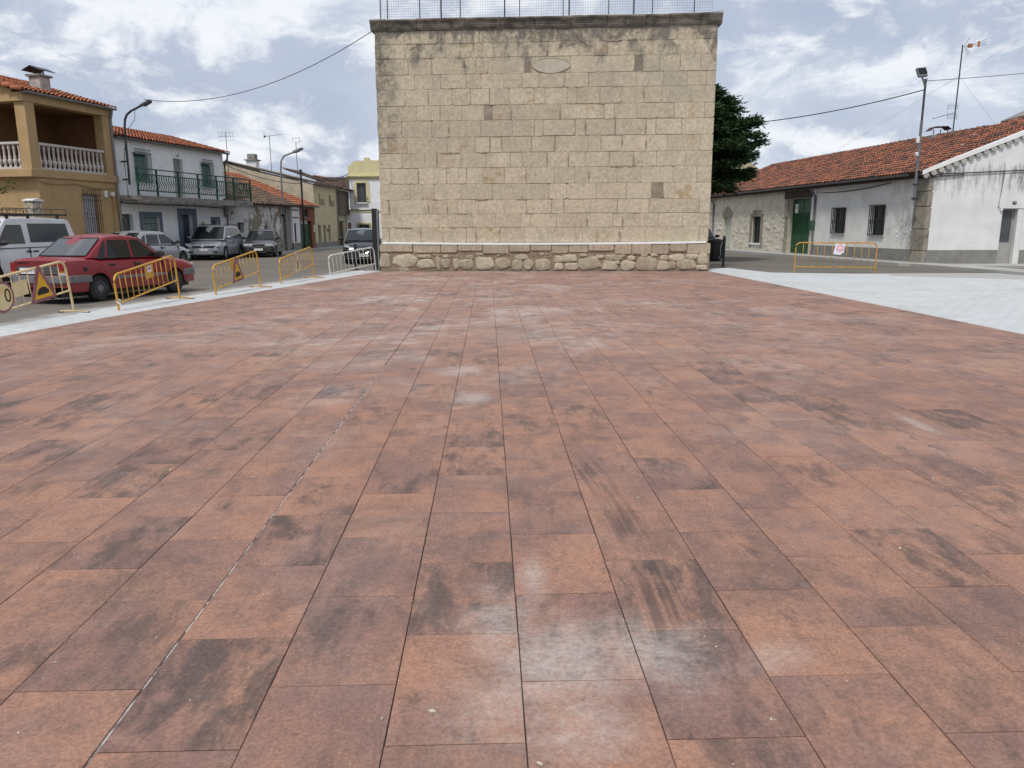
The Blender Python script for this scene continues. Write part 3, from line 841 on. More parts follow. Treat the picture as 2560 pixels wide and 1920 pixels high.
# oval plaque
pm = MB(); rim = MB()
pl = []
for i in range(32):
    q = 2 * math.pi * i / 32
    cx_, sz_ = math.cos(q), math.sin(q)
    pl.append((6.205 + .67 * math.copysign(abs(cx_) ** 1.0, cx_), 7.085 + .25 * math.copysign(abs(sz_) ** 1.35, sz_)))
pm.prism(pl, -.0175, .03)
K['plaque'] = mat('pale_plaque', (0.47, 0.425, 0.345), (0.40, 0.36, 0.29), 4, rough=.9, bump=.2)
pm.build('oval_plaque', K['plaque'], wall)
rim.tube([(x, -.0175, z) for x, z in pl + pl[:1]], .007, 5)
rim.build('plaque_rim', K['ashlar_dark'], wall)
# cornice stones
CJ = [-.12, .47, 1.53, 2.74, 3.24, 4.45, 5.66, 6.87, 8.13, 8.75, 9.44, 10.23, 11.29, 12.02]
CP = [(.5, 8.32), (-.03, 8.32), (-.045, 8.37), (-.075, 8.385), (-.08, 8.43), (-.10, 8.445), (-.105, 8.50), (-.145, 8.56), (-.185, 8.60), (-.19, 8.645), (-.17, 8.66), (.5, 8.68)]
for a, b2 in zip(CJ[:-1], CJ[1:]):
    dy_, dz_ = rng.uniform(-.012, .012), rng.uniform(-.012, .012)
    mb = MB().prism([(y + dy_, z + dz_) for y, z in CP], a + .006, b2 - .006, 'x')
    mb.build('cornice_stone', K['cornice'], wall, bevel=.006)
box('cornice_backing', -.08, 11.98, .1, .9, 8.33, 8.64, K['cornice'], wall)
# broken earth and weeds along the top edge
# white service line fixed above the plinth
wl = MB()
for i in range(8):
    xa, xb = .04 + 11.76 * i / 8, .04 + 11.76 * (i + 1) / 8
    sg = lambda x: -.045 * (1 - ((x - 5.92) / 5.9) ** 2)
    b0 = len(wl.v)
    for x in (xa, xb):
        for (y, z) in ((-.125, .99), (-.02, .99), (-.02, 1.062), (-.125, 1.062)):
            wl.v.append((x, y, z + sg(x)))
    wl.f += [(b0 + i_, b0 + (i_ + 1) % 4, b0 + 4 + (i_ + 1) % 4, b0 + 4 + i_) for i_ in range(4)]
wl.build('white_line', K['whiteline'], wall)
PJ = [-.08, 1.17, 2.21, 2.83, 3.76, 4.72, 5.5, 6.27, 6.89, 7.59, 8.55, 9.16, 9.88, 10.5, 11.13, 11.97]
for a, b2 in zip(PJ[:-1], PJ[1:]):
    zlo = rng.choice((.69, .66, .72, .63, .60))
    block('ledge_stone', a, b2, zlo, .985, K['plinthstone'], wall, yf=rng.uniform(-.125, -.10), depth=.2, gap=.012, jit=.016, rnd=.06)
RB = [(0.13, 0.36, 0.43, 0.56), (0.88, 0.36, 0.88, 0.49), (0.78, 0.05, 0.52, 0.14), (1.64, 0.26, 0.65, 0.36), (1.59, 0.53, 0.56, 0.13), (2.1, 0.28, 0.23, 0.49), (2.37, 0.28, 0.33, 0.36), (2.38, 0.53, 0.26, 0.13), (2.76, 0.26, 0.26, 0.43), (3.13, 0.26, 0.52, 0.36), (3.28, 0.5, 0.29, 0.16), (3.81, 0.28, 0.69, 0.49), (3.62, 0.6, 0.29, 0.13), (4.46, 0.28, 0.59, 0.46), (5.02, 0.21, 0.39, 0.43), (5.17, 0.5, 0.52, 0.2), (5.44, 0.23, 0.36, 0.39), (5.96, 0.23, 0.59, 0.46), (6.51, 0.42, 0.33, 0.26), (6.94, 0.45, 0.59, 0.29), (6.54, 0.16, 0.36, 0.29), (7.0, 0.16, 0.56, 0.30), (7.42, 0.57, 0.29, 0.13), (7.67, 0.27, 0.82, 0.50), (8.02, 0.52, 0.33, 0.15), (8.39, 0.19, 0.62, 0.36), (8.51, 0.48, 0.65, 0.23), (8.66, 0.3, 0.2, 0.16), (9.02, 0.21, 0.56, 0.39), (9.15, 0.46, 0.29, 0.2), (8.85, 0.55, 0.23, 0.13), (9.71, 0.27, 0.75, 0.50), (9.62, 0.57, 0.29, 0.13), (9.96, 0.57, 0.26, 0.13), (10.3, 0.19, 0.46, 0.37), (10.34, 0.47, 0.29, 0.2), (10.79, 0.47, 0.56, 0.26), (10.64, 0.21, 0.26, 0.29), (11.14, 0.22, 0.72, 0.41), (11.32, 0.51, 0.46, 0.2), (11.71, 0.42, 0.36, 0.40), (11.69, 0.12, 0.43, 0.20)]
def rubble(u, z, w_, h_, m, parent, y0=-.07, proud=.05):
    n = 10
    p = [rng.uniform(.78, 1.12) for _ in range(n)]
    mb = MB()
    for sc, y in ((1.0, y0 + .02), (.97, y0 - proud * .45), (.78, y0 - proud * .9), (.35, y0 - proud)):
        for i in range(n):
            q = 2 * math.pi * (i + .3) / n
            cx_, sz_ = math.cos(q), math.sin(q)
            ex = .68
            x = math.copysign(abs(cx_) ** ex, cx_) * w_ / 2 * p[i] * sc
            zz = math.copysign(abs(sz_) ** ex, sz_) * h_ / 2 * p[(i + 3) % n] * sc
            mb.v.append((u + x, y + rng.uniform(-.010, .010), max(.004, z + zz)))
    for lv in range(3):
        for i in range(n):
            k = (i + 1) % n
            mb.f.append((lv * n + i, lv * n + k, (lv + 1) * n + k, (lv + 1) * n + i))
    mb.f.append(tuple(3 * n + i for i in range(n)))
    return mb.build('rubble_stone', m, parent, smooth=24)
for (u, z, w_, h_) in RB:
    rubble(u, z, w_ * 1.06, h_ * 1.06, K['rubble'], wall)
small = 0
for _ in range(900):
    u, z = rng.uniform(.1, 11.8), rng.uniform(.05, .62)
    s = rng.uniform(.05, .13)
    if any(abs(u - a) < (w_ + s * 1.6) / 2 and abs(z - c) < (h_ + s) / 2 for a, c, w_, h_ in RB): continue
    RB.append((u, z, s * 1.5, s)); small += 1
    rubble(u, z, s * 1.5, s * .9, K['rubble'], wall, proud=.03)
    if small > 70: break

# net fence standing on the wall
net = thing('net_fence', 'dark wire net fence with posts standing on top of the block wall', 'fence', WL + Vector((0, 0, 8.66)), WA)
FX = [.16, .41, 1.56, 2.37, 3.0, 4.59, 5.09, 6.61, 6.82, 8.19, 9.03, 9.7, 11.13]
for i, x in enumerate(FX):
    thick = x in (2.37, 4.59, 6.82, 9.03)
    yy = .12 if thick else .45
    tube('fence_post', [(x, yy, -.03), (x, yy, 3.2)], .028 if thick else .018, K['steel'], net)
nm = MB()
k = 0
while .16 + k * .085 < 11.75:
    x = .16 + k * .085; k += 1
    nm.box(x - .0020, x + .0020, .30, .304, 0.0, 3.1)
for k in range(37):
    z = .02 + k * .085
    nm.box(.16, 11.72, .305, .309, z - .0020, z + .0020)
o = nm.build('wire_net', K['steel'], net, fix=False)
o['kind'] = 'stuff'
tube('top_rail', [(.16, .12, 3.15), (11.7, .12, 3.15)], .02, K['steel'], net)
tube('anchor_wire', [(11.7, .3, .12), (12.1, .2, .14)], .006, K['steel'], net)
# ================================================================== building helpers (local frame: x along the front, y into the house)
def facade(name, x0, x1, z0, z1, holes, m, parent, y=0.0, reveal=.16, topfn=None):
    """front wall with real openings; holes = (x0,x1,z0,z1); reveals run back into the wall"""
    xs = sorted({x0, x1, *[h[0] for h in holes], *[h[1] for h in holes]})
    zs = sorted({z0, z1, *[h[2] for h in holes], *[h[3] for h in holes]})
    xs = [q for q in xs if x0 <= q <= x1]; zs = [q for q in zs if z0 <= q <= z1]
    mb = MB()
    for a, b in zip(xs[:-1], xs[1:]):
        for c, d in zip(zs[:-1], zs[1:]):
            cx_, cz_ = (a + b) / 2, (c + d) / 2
            if any(h[0] < cx_ < h[1] and h[2] < cz_ < h[3] for h in holes): continue
            mb.face([(a, y, c), (b, y, c), (b, y, d), (a, y, d)])
    for (a, b, c, d) in holes:
        yb = y + reveal
        mb.face([(a, y, c), (a, y, d), (a, yb, d), (a, yb, c)])
        mb.face([(b, y, c), (b, yb, c), (b, yb, d), (b, y, d)])
        mb.face([(a, y, d), (b, y, d), (b, yb, d), (a, yb, d)])
        mb.face([(a, y, c), (a, yb, c), (b, yb, c), (b, y, c)])
    return mb.build(name, m, parent, fix=False)

def bars(name, x0, x1, z0, z1, y, n, parent, m, r=.009, hz=(), over=0.0, knobs=None, lo=0.0):
    mb = MB()
    for i in range(n):
        x = x0 + (x1 - x0) * i / (n - 1)
        mb.tube([(x, y, z0 - lo), (x, y, z1 + over)], r, 5)
        if knobs and i % 2 == 1:
            for kz in knobs:
                mb.lathe([(r, -.035), (r * 2.8, -.012), (r * 2.8, .012), (r, .035)], (x, y, kz), 6)
    for z in hz:
        mb.box(x0 - .06, x1 + .06, y - .008, y + .008, z - .012, z + .012)
    return mb.build(name, m, parent, smooth=50)

TILE = {}
def tile_mesh(L=.46, r=.098, seg=5):
    key = (L, r)
    if key in TILE: return TILE[key]
    v, f = [], []
    for k, (yy, rr, lift) in enumerate(((0, r, .028), (L, r * .80, .0))):
        for i in range(seg + 1):
            q = math.pi * i / seg
            v.append((rr * math.cos(q), yy, rr * .72 * math.sin(q) + lift))
    for i in range(seg + 1):                      # visible thickness at the lower end
        q = math.pi * i / seg
        v.append(((r - .016) * math.cos(q), 0, (r - .016) * .72 * math.sin(q) + .028))
    n = seg + 1
    for i in range(seg):
        f.append((i + 1, i, n + i, n + i + 1))
        f.append((i, i + 1, 2 * n + i + 1, 2 * n + i))
    TILE[key] = (v, f)
    return TILE[key]

def tiled_roof(parent, x0, x1, y0, z0, run, rise, m, n_single, key, pitch=.215, row=.36, over=.0, base=True, skip=None, r=.098, wob=.012):
    """barrel tiles laid up a slope that starts at (y0,z0); n_single biggest in view are parts, the rest one mass"""
    ang = math.atan2(rise, run)
    ln = math.hypot(run, rise)
    if base:
        mb = MB()
        nx, nz = math.sin(ang), math.cos(ang)
        t_ = .05
        P = [(y0, z0), (y0 + run, z0 + rise), (y0 + run + t_ * nx, z0 + rise - t_ * nz), (y0 + t_ * nx, z0 - t_ * nz)]
        mb.prism(P, x0, x1, 'x')
        rb = mb.build('roof_deck', K['roofbase'], parent)
    v, f = tile_mesh(r=r)
    spots = []
    nc = int((x1 - x0) / pitch)
    nr = int(ln / row) + 1
    for c in range(nc):
        x = x0 + (c + .5) * (x1 - x0) / nc
        for k in range(nr):
            s = k * row - .05
            if skip and skip(x, s): continue
            spots.append((x + rng.uniform(-wob, wob), s + rng.uniform(-wob, wob) * 1.2, rng.uniform(-.03, .03), rng.uniform(-.015, .02)))
    spots.sort(key=lambda q: key(q[0], q[1]))
    me = bpy.data.meshes.new('roof_tile')
    me.from_pydata(v, [], f); me.update(); me.materials.append(m); me.shade_smooth(); me.set_sharp_from_angle(angle=R(50))
    ca, sa = math.cos(ang), math.sin(ang)
    for i, (x, s, a, h) in enumerate(spots[:n_single]):
        o = link('roof_tile', me, parent)
        o.location = (x, y0 + s * ca - (.012 + h * .3) * sa, z0 + s * sa + (.012 + h * .3) * ca)
        o.rotation_euler = (ang, 0, a)
    rest = spots[n_single:]
    if rest:
        mb, ar = MB(), []
        for (x, s, a, h) in rest:
            i0 = len(mb.v); rr = rng.random()
            cz, sz = math.cos(a), math.sin(a)
            for (px_, py_, pz_) in v:
                qx, qy = px_ * cz - py_ * sz, px_ * sz + py_ * cz
                yy, zz = s + qy, .012 + h * .3 + pz_
                mb.v.append((x + qx, y0 + yy * ca - zz * sa, z0 + yy * sa + zz * ca)); ar.append(rr)
            mb.f += [tuple(i0 + i for i in q) for q in f]
        me2 = mb.mesh('roof_tiles_rest')
        a_ = me2.attributes.new('tr', 'FLOAT', 'POINT'); a_.data.foreach_set('value', ar)
        me2.materials.append(m); me2.shade_smooth(); me2.set_sharp_from_angle(angle=R(50))
        o = link('roof_tiles_rest', me2, parent)
        o['kind'] = 'stuff'

def ridge_tiles(parent, x0, x1, y, z, m, step=.40):
    v, f = tile_mesh()
    n = int((x1 - x0) / step)
    me = bpy.data.meshes.new('ridge_tile'); me.from_pydata(v, [], f); me.update(); me.materials.append(m); me.shade_smooth()
    for i in range(n):
        o = link('ridge_tile', me, parent)
        o.location = (x0 + i * step, y, z + rng.uniform(-.01, .012))
        o.rotation_euler = (0, 0, R(-90) + rng.uniform(-.03, .03))
        o.scale = (1.25, 1, 1.25)

def gutter(parent, x0, x1, y, z, m, r=.075):
    mb = MB()
    n = 6
    for k in range(n):
        q0, q1 = math.pi + math.pi * k / n, math.pi + math.pi * (k + 1) / n
        a, b = (y + r * math.cos(q0), z + r * math.sin(q0)), (y + r * math.cos(q1), z + r * math.sin(q1))
        mb.face([(x0, *a), (x1, *a), (x1, *b), (x0, *b)])
    mb.face([(x0, y + r * math.cos(math.pi + math.pi * k / n), z + r * math.sin(math.pi + math.pi * k / n)) for k in range(n + 1)])
    mb.face([(x1, y + r * math.cos(math.pi + math.pi * k / n), z + r * math.sin(math.pi + math.pi * k / n)) for k in range(n, -1, -1)])
    return mb.build('gutter', m, parent, fix=False)

def window(parent, x0, x1, z0, z1, y, frame_m, glass_m, mull=1, fw=.05, name='window'):
    """glass pane with a frame round it"""
    g = box(name, x0, x1, y + .02, y + .04, z0, z1, glass_m, parent)
    mb = MB()
    mb.box(x0, x0 + fw, y - .02, y + .018, z0, z1).box(x1 - fw, x1, y - .02, y + .018, z0, z1)
    mb.box(x0 + fw, x1 - fw, y - .018, y + .017, z0, z0 + fw).box(x0 + fw, x1 - fw, y - .018, y + .017, z1 - fw, z1)
    for i in range(mull):
        xm = x0 + (x1 - x0) * (i + 1) / (mull + 1)
        mb.box(xm - fw * .5, xm + fw * .5, y - .016, y + .016, z0 + fw, z1 - fw)
    mb.build('window_frame', frame_m, g)
    return g

# ------------------------------------------------------------------ ochre house with balustrade
A77 = R(77.32)
tan = thing('ochre_house', 'ochre rendered corner house with balustrade loggia and tiled roof behind the white van', 'house', (-19.1, 31.6, 0), A77)
facade('wall', .36, 4.92, 0, 3.62, [(2.62, 3.50, 1.05, 3.05)], K['tan'], tan, reveal=.22)
mb = MB()
mb.face([(.36, 0, 0), (.36, 0, 3.62), (.36, 7.5, 3.62), (.36, 7.5, 0)])
mb.face([(4.92, 0, 0), (4.92, 7.5, 0), (4.92, 7.5, 6.7), (4.92, 4, 7.6), (4.92, 0, 6.55)])
mb.build('side_wall', K['tan'], tan, fix=False)
box('upper_block', .15, 4.9, 2.7, 7.5, 3.9, 6.55, K['tanshade'], tan)
box('balcony_slab', .0, 4.93, -.08, 7.5, 3.62, 3.92, K['tan'], tan, bevel=.01)
box('corner_column', .12, .58, -.02, .46, 3.925, 6.48, K['tan'], tan)
box('corner_column', .12, .58, 2.35, 2.80, 3.925, 6.48, K['tan'], tan)
box('end_pier', 4.30, 4.935, -.01, .42, 3.925, 6.48, K['tan'], tan)
box('side_pier', 4.62, 4.90, .42, 2.7, 3.925, 6.48, K['tanshade'], tan)
box('front_beam', .02, 4.94, -.04, .44, 6.49, 6.82, K['tan'], tan)
mb = MB()
mb.prism([(.44, 6.49), (7.5, 6.49), (7.5, 6.75), (3.9, 7.97), (.44, 6.94)], .03, .5, 'x')
mb.build('gable_beam', K['tan'], tan)
box('loggia_ceiling', .5, 4.9, .44, 2.7, 6.49, 6.55, K['tanshade'], tan)
box('loggia_shutter', -.0 + .10, .14, 3.3, 4.3, 3.95, 6.0, K['shutter'], tan)
bal_prof = [(.055, 0), (.055, .05), (.040, .07), (.062, .11), (.082, .20), (.085, .25), (.070, .30), (.050, .34), (.066, .37), (.05, .40), (.042, .47), (.04, .60), (.048, .70), (.062, .74), (.045, .77), (.06, .81), (.06, .86)]
bm = MB().lathe([(r * .98, z) for r, z in bal_prof], n=10).mesh('baluster')
recalc(bm); bm.materials.append(K['bale']); bm.shade_smooth(); bm.set_sharp_from_angle(angle=R(50))
def baluster(x, y, z=4.02):
    o = link('baluster', bm, tan); o.location = (x, y, z)
for i in range(15): baluster(.72 + i * .245, .12)
for i in range(7): baluster(.26, .62 + i * .245)
box('balustrade_rail', .60, 4.29, .02, .22, 4.885, 4.985, K['bale'], tan, bevel=.015)
box('balustrade_base', .60, 4.29, .0, .24, 3.925, 4.015, K['bale'], tan, bevel=.01)
box('balustrade_rail', .16, .36, .47, 2.34, 4.885, 4.985, K['bale'], tan, bevel=.015)
box('balustrade_base', .15, .37, .47, 2.34, 3.925, 4.015, K['bale'], tan, bevel=.01)
gutter(tan, -.02, 5.0, -.20, 6.86, K['galv'], .085)
tiled_roof(tan, -.08, 5.0, -.22, 6.86, 4.2, 1.2, K['roof'], 150, lambda x, s: s * 3 + x * .3)
mb = MB().prism([(3.98, 8.07), (7.8, 6.9), (7.8, 6.85), (3.98, 8.0)], -.08, 5.0, 'x'); mb.build('rear_roof', K['roof'], tan)
ridge_tiles(tan, -.05, 4.9, 3.98, 8.03, K['roof'])
# verge tiles along the near gable
v_, f_ = tile_mesh()
me = bpy.data.meshes.new('verge_tile'); me.from_pydata(v_, [], f_); me.update(); me.materials.append(K['roof']); me.shade_smooth()
for i in range(10):
    o = link('verge_tile', me, tan)
    s = i * .42
    o.location = (-.06, -.22 + s * .96, 6.90 + s * .275)
    o.rotation_euler = (math.atan2(1.2, 4.2), R(-55), 0)
    o.scale = (1.2, 1, 1.2)
ch = box('chimney', 2.1, 2.65, .95, 1.5, 6.9, 7.80, K['chimney'], tan, bevel=.01)
box('chimney_slab', 2.02, 2.73, .87, 1.58, 7.805, 7.88, K['slab'], ch)
for x in (2.13, 2.29, 2.45, 2.60): box('chimney_leg', x, x + .04, 1.2, 1.25, 7.88, 8.05, K['steel'], ch)
MB().prism([(.80, 8.01), (1.22, 8.17), (1.64, 8.01), (1.64, 8.04), (1.22, 8.21), (.80, 8.04)], 1.93, 2.82, 'x').build('chimney_hood', K['steel'], ch)
wn_ = box('window', 2.62, 3.50, .13, .15, 1.05, 3.05, K['shutter'], tan)
mb = MB()
for k in range(30): mb.box(2.63, 3.49, .118, .129, 1.08 + k * .065, 1.125 + k * .065)
mb.build('shutter_slats', K['shutter'], wn_)
box('window_sill', 2.52, 3.60, -.05, .12, .98, 1.045, K['tan'], tan)
bars('window_grille', 2.62, 3.62, 1.0, 3.1, -.07, 9, tan, K['rust'], .011, (1.32, 2.80, 3.02), over=.18, knobs=(2.02, 2.20))
tube('downpipe', [(4.78, -.18, 6.78), (4.78, -.12, 6.55), (4.78, -.07, 6.35), (4.78, -.07, .1)], .055, K['galv'], tan, 8)
pts = [(.4 + i * .35, -.05 - .015 * math.sin(i * 1.9), 3.47 - .05 * math.sin(i * .9) - .012 * i) for i in range(13)]
tube('wall_cable', pts, .03, K['tan'], tan)
tube('wall_cable', [(p[0], p[1] - .02, p[2] + .05) for p in pts] + [(4.7, -.08, 3.2), (4.72, -.08, 2.2), (4.95, -.08, 2.05)], .016, K['tan'], tan)
box('meter_box', 3.92, 4.06, -.10, -.003, 2.95, 3.24, K['white'], tan, bevel=.01)
box('meter_box', 4.30, 4.50, -.12, -.003, 3.02, 3.18, K['white'], tan, bevel=.01)
tube('conduit', [(4.42, -.03, 3.02), (4.42, -.03, .5)], .018, K['tan'], tan)
# garden wall pier and railing in front of the house
pier = thing('gate_pier', 'crazy paved stone gate pier with white cap behind the roof rack', 'gate pier', (-18.22, 30.1, 0), A77)
box('pier_core', -.20, .20, -.20, .20, 0, 2.60, K['slab'], pier)
for fy in (0, 1):
    for k in range(9):
        for c in range(3):
            a = -.195 + c * .13 + rng.uniform(-.015, .015)
            wv, hv = rng.uniform(.115, .14), rng.uniform(.24, .27)
            z = .08 + k * .275 + (c % 2) * .1
            poly = [(a + wv * q[0], min(2.57, z + hv * q[1])) for q in ((.1, 0), (.8, .05), (1, .5), (.85, .95), (.3, 1), (0, .55))]
            if fy == 0: MB().prism(poly, -.222, -.198).build('pier_stone', K['blockstone'], pier)
            else: MB().prism(poly, -.222, -.198, 'x').build('pier_stone', K['blockstone'], pier)
MB().prism([(-.25, 2.61), (.25, 2.61), (.25, 2.66), (0, 2.71), (-.25, 2.66)], -.25, .25).build('pier_cap', K['whitewash'], pier)
rl = thing('garden_railing', 'rusty spiked iron railing beside the stone gate pier', 'railing', (-18.22, 30.1, 0), A77)
bars('railing_bars', -3.2, -.35, 1.3, 2.2, 0, 20, rl, K['rust'], .010, (1.4, 2.1), over=.16)
gw = thing('garden_wall', 'low grey garden wall under the spiked railing', 'wall', (-18.22, 30.1, 0), A77)
box('wall_body', -3.4, -.29, -.12, .12, 0, 1.25, K['slab'], gw)

# ------------------------------------------------------------------ white house with the green balcony
wh = thing('white_house', 'two storey white house with green balcony railing and lattice windows', 'house', (-18.2, 35.6, 0), R(77.2))
W0, W1 = .76, 9.32
up_holes = [(2.02, 2.98, 3.80, 5.06), (4.92, 5.68, 3.10, 5.04), (7.25, 8.05, 3.80, 4.98)]
facade('upper_wall', W0, W1, 2.95, 5.62, up_holes, K['whitewash'], wh, reveal=.22)
lo_holes = [(.85, 1.58, 1.15, 2.24), (2.22, 3.46, .9, 2.12), (5.16, 6.12, .05, 2.27), (7.85, 8.42, 1.35, 1.98)]
facade('lower_wall', W0, W1, 0, 2.95, lo_holes, K['whitewash'], wh, reveal=.25)
mb = MB()
mb.face([(W1, 0, 0), (W1, 7, 0), (W1, 7, 5.5), (W1, 3.3, 6.5), (W1, 0, 5.62)])
mb.face([(W0, 0, 0), (W0, 0, 5.62), (W0, 3.3, 6.5), (W0, 7, 5.5), (W0, 7, 0)])
mb.build('side_wall', K['whitewash'], wh, fix=False)
box('plinth', W0, W1 + .01, -.02, -.003, 0, .55, K['plinthgrey'], wh)
for (a, b, c, d) in (up_holes[0], up_holes[2]):
    g = box('window', a, b, .16, .18, c, d, K['greenshade'], wh)
    box('window_blind_box', a, b, .12, .155, d - .13, d, K['greenrail'], g)
    lat = MB()
    w_, h_ = b - a + .16, d - c + .08
    n = 9
    for sgn in (1, -1):
        for k in range(-12, 22):
            x0, z0 = a - .08 + k * w_ / n, c - .05
            x1, z1 = x0 + sgn * h_ * .62, z0 + h_
            lo, hi = a - .08, b + .08
            t0 = max(0, min((lo - x0) / (x1 - x0), (hi - x0) / (x1 - x0))); t1 = min(1, max((lo - x0) / (x1 - x0), (hi - x0) / (x1 - x0)))
            if t1 - t0 < .03: continue
            p = lambda t: (x0 + (x1 - x0) * t, -.16, z0 + (z1 - z0) * t)
            lat.tube([p(t0), p(t1)], .011, 4)
    for x in (a - .08, b + .08):
        lat.tube([(x, -.16, c - .06), (x, -.16, d + .04)], .012, 4); lat.tube([(x, 0, c), (x, -.16, c)], .01, 4); lat.tube([(x, 0, d), (x, -.16, d)], .01, 4)
    for z in (c - .06, d + .04, d + .19): lat.tube([(a - .08, -.16, z), (b + .08, -.16, z)], .012, 4)
    for k in range(7):
        x0 = a - .08 + k * w_ / 7
        lat.tube([(x0, -.16, d + .04), (x0 + w_ / 7, -.16, d + .19)], .0075, 4); lat.tube([(x0 + w_ / 7, -.16, d + .04), (x0, -.16, d + .19)], .0075, 4)
    lat.build('window_lattice', K['greenrail'], wh)
a, b, c, d = up_holes[1]
dr = box('balcony_door', a, b, .17, .20, c, d, K['greydoor'], wh)
bars('door_bars', a + .08, b - .08, c + .9, d - .1, .15, 6, dr, K['greymetal'], .008)
# balcony slab and railing (cranked green bars)
sb = box('balcony_slab', W0 - .02, 10.35, -1.02, -.004, 2.86, 3.07, K['slab'], wh, bevel=.015)
box('slab_edge', W0 - .02, 10.35, -1.07, -1.021, 2.78, 3.0, K['slab'], sb)
rm = MB()
P_ = [(0, 0, .23), (0, -.10, .45), (0, .02, .62), (0, .02, .98)]
rm.tube([(0, 0, .24), (0, -.10, .50), (0, .03, .72), (0, .03, .97)], .021, 5)
rme = rm.mesh('balcony_bar'); recalc(rme); rme.materials.append(K['greenrail'])
rail = box('balcony_rail', W0, 10.3, -1.02, -.98, 4.0, 4.05, K['greenrail'], wh)
box('balcony_rail', W0, 10.3, -1.02, -.98, 4.25, 4.30, K['greenrail'], wh)
box('balcony_rail', W0, 10.3, -1.02, -.98, 3.26, 3.31, K['greenrail'], wh)
for k in range(54):
    o = link('balcony_bar', rme, wh); o.location = (W0 + .08 + k * .1755, -1.0, 3.05)
for x in (W0 + .1, 2.2, 3.8, 5.4, 7.0, 8.6, 10.28):
    box('balcony_post', x - .025, x + .025, -1.045, -.955, 3.07, 4.285, K['greenrail'], wh)
for z in (3.285, 4.035, 4.275): box('balcony_return', 10.28, 10.31, -1.0, .0, z - .013, z + .013, K['greenrail'], wh)
for k in range(7):
    o = link('balcony_bar', rme, wh); o.location = (10.295, -.9 + k * .14, 3.05); o.rotation_euler = (0, 0, R(90))
tube('wall_cable', [(W0, -.06, 2.74), (3, -.05, 2.70), (6, -.06, 2.72), (9.3, -.05, 2.66)], .022, K['cable'], wh)
# ground floor openings
a, b, c, d = lo_holes[0]
g = box('window', a, b, .20, .23, c, d, K['curtain'], wh); bars('window_bars', a + .08, b - .3, c, d - .2, .1, 7, g, K['greymetal'], .009)
a, b, c, d = lo_holes[1]
mb = MB().box(a - .20, b + .20, -.03, -.004, d, d + .24).box(a - .20, a, -.03, -.004, c, d).box(b, b + .20, -.03, -.004, c, d)
mb.build('window_surround', K['bluetrim'], wh)
g = box('window', a, b, .20, .23, c, d, K['greenshade'], wh); bars('window_bars', a + .05, b - .05, c, d, .12, 10, g, K['steel'], .007, (1.2, 1.5, 1.8))
a, b, c, d = lo_holes[2]
mb = MB().box(a - .27, b + .34, -.04, -.004, d, d + .30).box(a - .27, a, -.04, -.004, 0, d).box(b, b + .34, -.04, -.004, 0, d)
mb.build('door_surround', K['bluetrim'], wh)
dr = box('front_door', a, b, .22, .26, c, d, K['bluedoor'], wh)
box('door_panel', a + .10, a + .45, .205, .219, .2, 2.0, K['bluetrim'], dr); box('door_handle', a + .5, a + .53, .17, .219, 1.0, 1.12, K['steel'], dr)
a, b, c, d = lo_holes[3]
mb = MB().box(a - .13, b + .16, -.03, -.004, d, d + .20).box(a - .13, a, -.03, -.004, c - .1, d).box(b, b + .16, -.03, -.004, c - .1, d)
mb.build('window_surround', K['bluetrim'], wh)
g = box('window', a, b, .2, .23, c, d, K['curtain'], wh); bars('window_bars', a + .05, b - .05, c, d, .1, 5, g, K['steel'], .01)
nb = box('house_number_plaque', 6.85, 7.15, -.03, -.003, 1.62, 1.92, K['creamwall'], wh)
text('number_print', '88', .15, K['ink'], nb, (7.0, -.032, 1.76), (R(90), 0, 0))
box('lamp_bracket', 5.22, 5.26, -.12, -.003, 5.16, 5.2, K['steel'], wh)
tube('porch_wire', [(5.3, -.1, 5.35), (5.3, -.1, 5.12)], .008, K['steel'], wh)
gutter(wh, W0 - .05, W1 + .25, -.26, 5.66, K['greymetal'], .07)
tiled_roof(wh, W0 - .08, W1 + .3, -.28, 5.68, 3.6, .95, K['roof'], 160, lambda x, s: s * 2.0 + x * .25)
ridge_tiles(wh, W0, W1 + .2, 3.3, 6.58, K['roof'])
MB().prism([(3.3, 6.62), (7.2, 5.7), (7.2, 5.65), (3.3, 6.56)], W0 - .08, W1 + .3, 'x').build('rear_roof', K['roof'], wh)
tube('downpipe', [(W1 + .12, -.24, 5.6), (W1 + .12, -.2, 5.35), (W1 + .05, -.06, 5.1), (W1 + .05, -.06, 3.07)], .05, K['steel'], wh, 8)
box('junction_box', 9.02, 9.25, -.16, -.003, 2.2, 2.75, K['slab'], wh)
tube('downpipe', [(W1 - .05, -.06, 2.2), (W1 - .05, -.06, .1)], .045, K['greymetal'], wh, 8)

# ------------------------------------------------------------------ low house with peeling limewash
ru = thing('peeling_house', 'low old house with peeling limewash and mossy brown tiled roof', 'house', (-16.2, 44.4, 0), R(78.86))
ruh = [(1.40, 2.05, 1.30, 1.89), (4.45, 4.90, 1.15, 1.68)]
facade('wall', .08, 6.88, 0, 2.86, ruh, K['peeling'], ru, reveal=.3)
for (a, b, c, d) in ruh: box('window', a, b, .28, .30, c, d, K['beam'], ru)
box('plinth', 4.9, 6.90, -.03, -.003, 0, .85, K['slab'], ru)
box('plinth', .1, 4.9, -.02, -.003, 0, .6, K['slab'], ru)
box('eave_beam', .05, 6.9, -.22, .3, 2.862, 2.95, K['slab'], ru)
nb = box('wall_plaque', 5.85, 6.25, -.03, -.003, 1.45, 1.85, K['greywhite'], ru)
mb = MB(); mb.face([(6.88, 0, 0), (6.88, 6, 0), (6.88, 6, 5.2), (6.88, 0, 2.95)]); mb.build('side_wall', K['peeling'], ru, fix=False)
tiled_roof(ru, .0, 8.7, -.36, 2.97, 5.9, 2.35, K['roofbrown'], 200, lambda x, s: s * 1.4 + x * .3, wob=.03)

